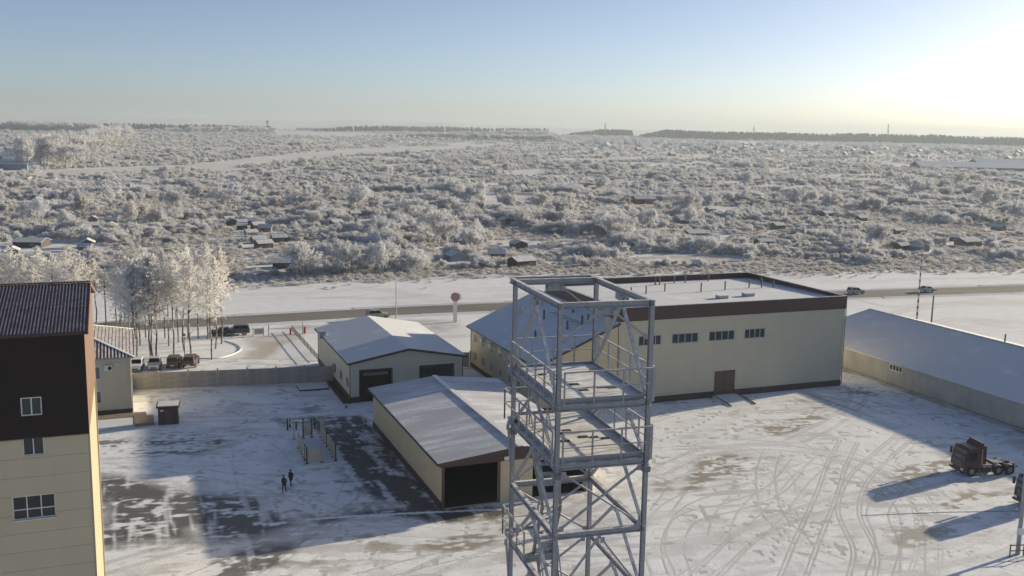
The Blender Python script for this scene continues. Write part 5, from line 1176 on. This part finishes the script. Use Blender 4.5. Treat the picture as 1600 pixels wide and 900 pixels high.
# village houses in the distance
vm = {}
for wk in ('white_wall','wood_brown','ochre','brick','wood_grey'):
    mb = MB().box(-6, 6, -5, 5, -1, 4.2); mb.poly([(-6,-5,4.2),(-6,5,4.2),(-6,0,8)]); mb.poly([(6,-5,4.2),(6,0,8),(6,5,4.2)]); rf_ = MB()
    for s in (-1, 1):
        pts = [(-6.6, s*5.8, 3.8), (6.6, s*5.8, 3.8), (6.6, 0, 8.2), (-6.6, 0, 8.2)]; slab(rf_, pts if s < 0 else pts[::-1], .3)
    vm[wk] = (mb.mesh('wall', wk), rf_.mesh('roof', 'snow'))
for i in range(110):
    px = random.uniform(905, 1600); top = 219+.024*(px-900); py = top+abs(random.gauss(0, 1))*7.5+1.5
    if py > 252: continue
    p = spot(px, py); wk = random.choice(list(vm)); hutpos.append((p.x, p.y, 10))
    t = thing('village_house', dict(white_wall='white-walled', wood_brown='brown wooden', ochre='yellow ochre', brick='red brick', wood_grey='grey wooden')[wk]+' village house with snowy gable roof below the far wood', 'house', p, random.uniform(0, 3.1), 'village houses in the distance'); t.scale = (.78,)*3
    for nm, me in zip(('wall','roof'), vm[wk]): link(nm, me, t)
# tower and pylons on the skyline
q = spot(418, 203); t = thing('water_tower', 'tiny dark water tower on the horizon above the far snowfield', 'tower', q); MB().tube((0,0,0), (0,0,24), 2.2, n=10).build('shaft', 'wood_grey', t); MB().tube((0,0,24), (0,0,31), 4.2, 4.8, n=10).build('tank', 'wood_dark', t)
for px, py, h in ((945,214,44),(1386,224,52),(1177,217,40)):
    q = spot(px, py); t = thing('pylon', 'far lattice pylon rising above the distant wood', 'pylon', q, .3, 'pylons on the horizon')
    for sx_ in (-1, 1):
        for sy_ in (-1, 1): MB().bar((sx_*3.6,sy_*3.6,0), (sx_*.4,sy_*.4,h), .5).build('leg', 'wood_grey', t)
    for k in (.62, .74, .86): MB().bar((-5+3*k,0,h*k), (5-3*k,0,h*k), .5).build('crossarm', 'wood_grey', t)
    for k in range(6):
        z0, z1 = h*k/6.5, h*(k+1)/6.5; r0_, r1_ = 3.6-3.2*z0/h, 3.6-3.2*z1/h; MB().bar((-r0_,-r0_,z0), (r1_,-r1_,z1), .35).build('lattice_bar', 'wood_grey', t); MB().bar((r0_,-r0_,z0), (-r1_,-r1_,z1), .35).build('lattice_bar', 'wood_grey', t)

# ---- scatter of the scrubland: the nearest 300 bushes are things, the rest is one mass per habit
def ground_poly(px): return np.array([spot(*q)[:2] for q in px])
def in_poly(x, y, P):
    c = np.zeros(len(x), bool)
    for a, b in zip(P, np.roll(P, -1, 0)):
        k = ((a[1] > y) != (b[1] > y)); xx = (b[0]-a[0])*(y-a[1])/((b[1]-a[1])+1e-12)+a[0]; c ^= k & (x < xx)
    return c
CLEAR = [ground_poly(p) for p in (
  [(60,269),(150,262),(300,258),(420,244),(560,232),(700,228),(830,223),(700,235),(560,242),(430,256),(300,268),(150,274),(60,276)],
  [(430,204),(520,206),(680,213),(720,217),(620,217),(520,214),(430,210)],
  [(0,238),(62,238),(62,268),(40,272),(0,274)],
  [(15,374),(128,374),(132,396),(15,396)], [(146,345),(163,345),(160,400),(146,400)], [(740,300),(800,305),(860,300),(830,320),(760,326)], [(1000,395),(1150,398),(1180,412),(1000,412)], [(0,312),(130,314),(130,322),(0,322)], [(840,250),(1010,246),(1010,250),(850,256)], [(1095,322),(1160,322),(1150,336),(1100,334)])]
edgeP = np.array([(-260,190),(-150,205),(-60,231),(0,256),(60,264),(150,284),(330,326),(900,480)], float)
def scatter(n, r0, r1, dens_s, thr, seed):
    g = np.random.default_rng(seed); rr = np.sqrt(g.random(n)*(r1*r1-r0*r0)+r0*r0); az = np.radians(g.uniform(-33, 33, n)); x = rr*np.sin(az); y = rr*np.cos(az)
    d = fnoise(x, y, dens_s, seed % 7)+.25*(vnoise(x, y, dens_s*.25, 3)-.5)
    ok = d > thr+.12*g.random(n)-.06; ok &= y > np.interp(x, edgeP[:, 0], edgeP[:, 1])+2
    for P in CLEAR: ok &= ~in_poly(x, y, P)
    for hx, hy, w in hutpos:
        # keep huts clear, and the plot on the side of the yard open enough to see them
        L = math.hypot(hx, hy); ux, uy = hx/L, hy/L; s = (x-hx)*ux+(y-hy)*uy; q = np.abs((x-hx)*uy-(y-hy)*ux)
        ok &= ~((q < w*.75+1) & (s < w*.7) & (s > -max(7, .022*L)))
    return x[ok], y[ok]
pts = []
for n, r0, r1, ds, thr, sd_, (h0, h1) in ((12500, 205, 620, 36, .43, 101, (1.8, 6.0)), (23000, 620, 1300, 55, .42, 102, (2.0, 5.8)), (30000, 1300, 3400, 110, .36, 103, (2.4, 6.2))):
    x, y = scatter(n, r0, r1, ds, thr, sd_); g = np.random.default_rng(sd_+50)
    big = fnoise(x, y, 55, 2)*.55+fnoise(x, y, 14, 5)*.45; h = h0*g.uniform(.45, 1.1, len(x))+(h1-h0)*np.clip((big-.33)*2.4, 0, 1)**1.5*g.uniform(.4, 1.35, len(x)); h *= np.where(g.random(len(x)) < .05, 1.6, 1)
    k = g.integers(0, 5, len(x)); w = g.uniform(.75, 1.35, len(x))
    pts.append(np.stack([x, y, gz(x, y)-.05, h, h*w, k, g.uniform(0, 6.28, len(x))], 1))
A = np.concatenate(pts); A = A[np.argsort(np.hypot(A[:, 0], A[:, 1]) / A[:, 3])]
BL = ['wide arching frosted willow bush in scrub beyond the road', 'dense upright frosted bush in scrub beyond the road', 'low sprawling frosted bush in scrub beyond the road', 'narrow steep-stemmed frosted bush in scrub beyond the road', 'round bushy frosted shrub in scrub beyond the road']
proto = {}
inview = np.abs(np.degrees(np.arctan2(A[:, 0], A[:, 1]))) < 27.5
ind = np.where(inview)[0][:300]; rest = np.setdiff1d(np.arange(len(A)), ind)
for i in ind:
    x, y, z_, h, w, k, r = A[i]; k = int(k); o = link('frosted_bush', BUSHM[k], None, (x, y, z_), r); o.scale = (w, w, h); tag(o, ('small ' if h < 3 else 'tall ' if h > 5 else '')+BL[k]+(', by its snowy verge' if y < np.interp(x, edgeP[:, 0], edgeP[:, 1])+28 else ''), 'bush', 'frosted bushes at the near side of the scrubland'); proto.setdefault(k, o)

def scatter_object(name, P, src, label, cat):
    """P rows: x y z scale_z scale_xy rotation"""
    me = bpy.data.meshes.new(name); me.from_pydata(P[:, :3].tolist(), [], []); me.update()
    a = me.attributes.new('scl', 'FLOAT_VECTOR', 'POINT'); a.data.foreach_set('vector', np.stack([P[:, 4], P[:, 4], P[:, 3]], 1).ravel().astype(np.float32))
    a = me.attributes.new('rot', 'FLOAT_VECTOR', 'POINT'); a.data.foreach_set('vector', np.stack([0*P[:, 5], 0*P[:, 5], P[:, 5]], 1).ravel().astype(np.float32))
    o = link(name, me); struct(o, 'stuff'); o['label'] = label; o['category'] = cat
    ng = bpy.data.node_groups.new(name, 'GeometryNodeTree'); ng.interface.new_socket('Geometry', in_out='INPUT', socket_type='NodeSocketGeometry'); ng.interface.new_socket('Geometry', in_out='OUTPUT', socket_type='NodeSocketGeometry')
    gi = ng.nodes.new('NodeGroupInput'); go_ = ng.nodes.new('NodeGroupOutput'); ip = ng.nodes.new('GeometryNodeInstanceOnPoints'); oi = ng.nodes.new('GeometryNodeObjectInfo')
    oi.inputs['Object'].default_value = src; oi.inputs['As Instance'].default_value = True; oi.transform_space = 'ORIGINAL'
    s = ng.nodes.new('GeometryNodeInputNamedAttribute'); s.data_type = 'FLOAT_VECTOR'; s.inputs['Name'].default_value = 'scl'
    r = ng.nodes.new('GeometryNodeInputNamedAttribute'); r.data_type = 'FLOAT_VECTOR'; r.inputs['Name'].default_value = 'rot'
    ng.links.new(gi.outputs[0], ip.inputs['Points']); ng.links.new(oi.outputs['Geometry'], ip.inputs['Instance'])
    ng.links.new(s.outputs['Attribute'], ip.inputs['Scale']); ng.links.new(r.outputs['Attribute'], ip.inputs['Rotation']); ng.links.new(ip.outputs[0], go_.inputs[0])
    md = o.modifiers.new('scatter', 'NODES'); md.node_group = ng
    return o
R_ = A[rest]
NM = ['frosted_willow_scrub','frosted_upright_scrub','frosted_low_scrub','frosted_thin_scrub','frosted_round_scrub']
for k in range(5):
    P = R_[R_[:, 5] == k][:, [0,1,2,3,4,6]]
    scatter_object(NM[k], P, proto[k], 'mass of frosted scrub covering the plain to the horizon', 'scrub')
# low rimed grass and brush between the bushes
gs = norm(grow(9, 16, .8, .1, 1, 3, .5, .7, .05, 1.3, tips=3, tipl=.3, tipw=.06)); gs[:, 8:10] *= .85
gm = ribbons(gs, 'rime_grass', 'grass_tuft')
x, y = scatter(30000, 205, 560, 30, .28, 201); g = np.random.default_rng(5); H_ = g.uniform(.45, 1.25, len(x))
gp = np.stack([x, y, gz(x, y), H_, H_*g.uniform(1.0, 1.9, len(x)), g.uniform(0, 6.28, len(x))], 1)
xe = g.uniform(-150, 170, 3800); ye = np.interp(xe, edgeP[:, 0], edgeP[:, 1])+g.normal(-2, 6, 3800); He = g.uniform(.3, .85, 3800)
gp = np.concatenate([gp, np.stack([xe, ye, 0*xe, He, He*1.4, g.uniform(0, 6.28, 3800)], 1)])
t0_ = link('grass_tuft', gm, None, (-58, 233, 0)); t0_.scale = (1.2, 1.2, .9); tag(t0_, 'single clump of rimed dry grass at the scrub edge beyond the road', 'grass')
scatter_object('rimed_grass', gp, t0_, 'rimed dry grass and low brush between the bushes', 'grass')
# far woods
cs = []
rnd = random.Random(3)
for i in range(260):
    z = rnd.uniform(.12, 1); a = rnd.uniform(0, 6.28); l = .17*(1.15-z)+.05; p = Vector((0,0,z)); q = p+Vector((math.cos(a)*l, math.sin(a)*l, rnd.uniform(-.06, .05))); cs.append((*p, *q, .09, .05, rnd.random()*.5, rnd.random()))
cmesh = ribbons(np.array(cs), 'conifer', 'dark_wood_tree')
def wood(px_list, rows, step, h, seed, dy=70):
    g = np.random.default_rng(seed); out = []
    P = [spot(*q) for q in px_list]
    for a, b in zip(P[:-1], P[1:]):
        n = max(2, int((b-a).length/step)); d = a.to_2d().normalized()
        for i in range(n):
            c = a.lerp(b, i/n)
            for r in range(rows):
                s = r*dy/rows; x = c.x+d.x*s+g.uniform(-step, step)*.6; y = c.y+d.y*s+g.uniform(-8, 8); e_ = min(1, .35+.65*min(i, 999)/22) if a is P[0] else 1.0; hh = e_*h*g.uniform(.72, 1.12)*(.78+.4*fnoise(x, y, 90, 4)); out.append((x, y, float(gz(x, y))-.5, hh, hh*g.uniform(.8, 1.3), g.uniform(0, 6.28)))
    return out
dk = wood([(890,211.5),(990,213.5)], 6, 4.5, 21, 1, 120)+wood([(1000,214.5),(1150,219),(1300,221.5),(1450,224.5),(1680,231)], 6, 4.5, 22, 2, 130)+wood([(28,202),(60,203)], 4, 6, 22, 3)+wood([(-60,197),(20,198),(180,202),(280,204),(430,205.5)], 6, 7, 15, 4, 220)+wood([(490,205.5),(700,207),(860,210)], 4, 8, 20, 5, 150)
w0 = link('dark_wood_tree', cmesh, None, spot(1050, 217)); w0.scale = (24, 24, 26); tag(w0, 'dark pine in front of the distant wood', 'tree'); 
scatter_object('distant_wood', np.array(dk), w0, 'dark band of distant pine wood along the horizon', 'wood')
lt = wood([(560,214),(640,216),(760,219),(880,222)], 3, 11, 15, 6, 120)+wood([(-60,202),(20,203),(60,205),(160,206.5)], 5, 9, 20, 7, 160)+wood([(195,206),(300,207),(430,207.5)], 3, 10, 15, 9, 160)+wood([(640,213),(760,213.5),(870,215)], 3, 12, 17, 8, 160)
fb_ = [o for o in bpy.data.objects if o.name.startswith('crown')][-1]
scatter_object('distant_frosted_wood', np.array(lt), fb_, 'pale frosted wood edge in the far distance', 'wood')

# ------------------------------------------------------------------ air
hz = MB().box(-12100, 12100, -12100, 12100, -2.2, 132).build('haze', None); struct(hz, 'stuff')
m = bpy.data.materials.new('winter_haze'); m.use_nodes = True; tt = m.node_tree; tt.nodes.clear()
out = tt.nodes.new('ShaderNodeOutputMaterial'); pv = tt.nodes.new('ShaderNodeVolumePrincipled'); pv.inputs['Color'].default_value = (0.50, 0.58, 0.65, 1); pv.inputs['Density'].default_value = 0.00017; pv.inputs['Anisotropy'].default_value = 0.25
tt.links.new(pv.outputs[0], out.inputs['Volume']); hz.data.materials.append(m)
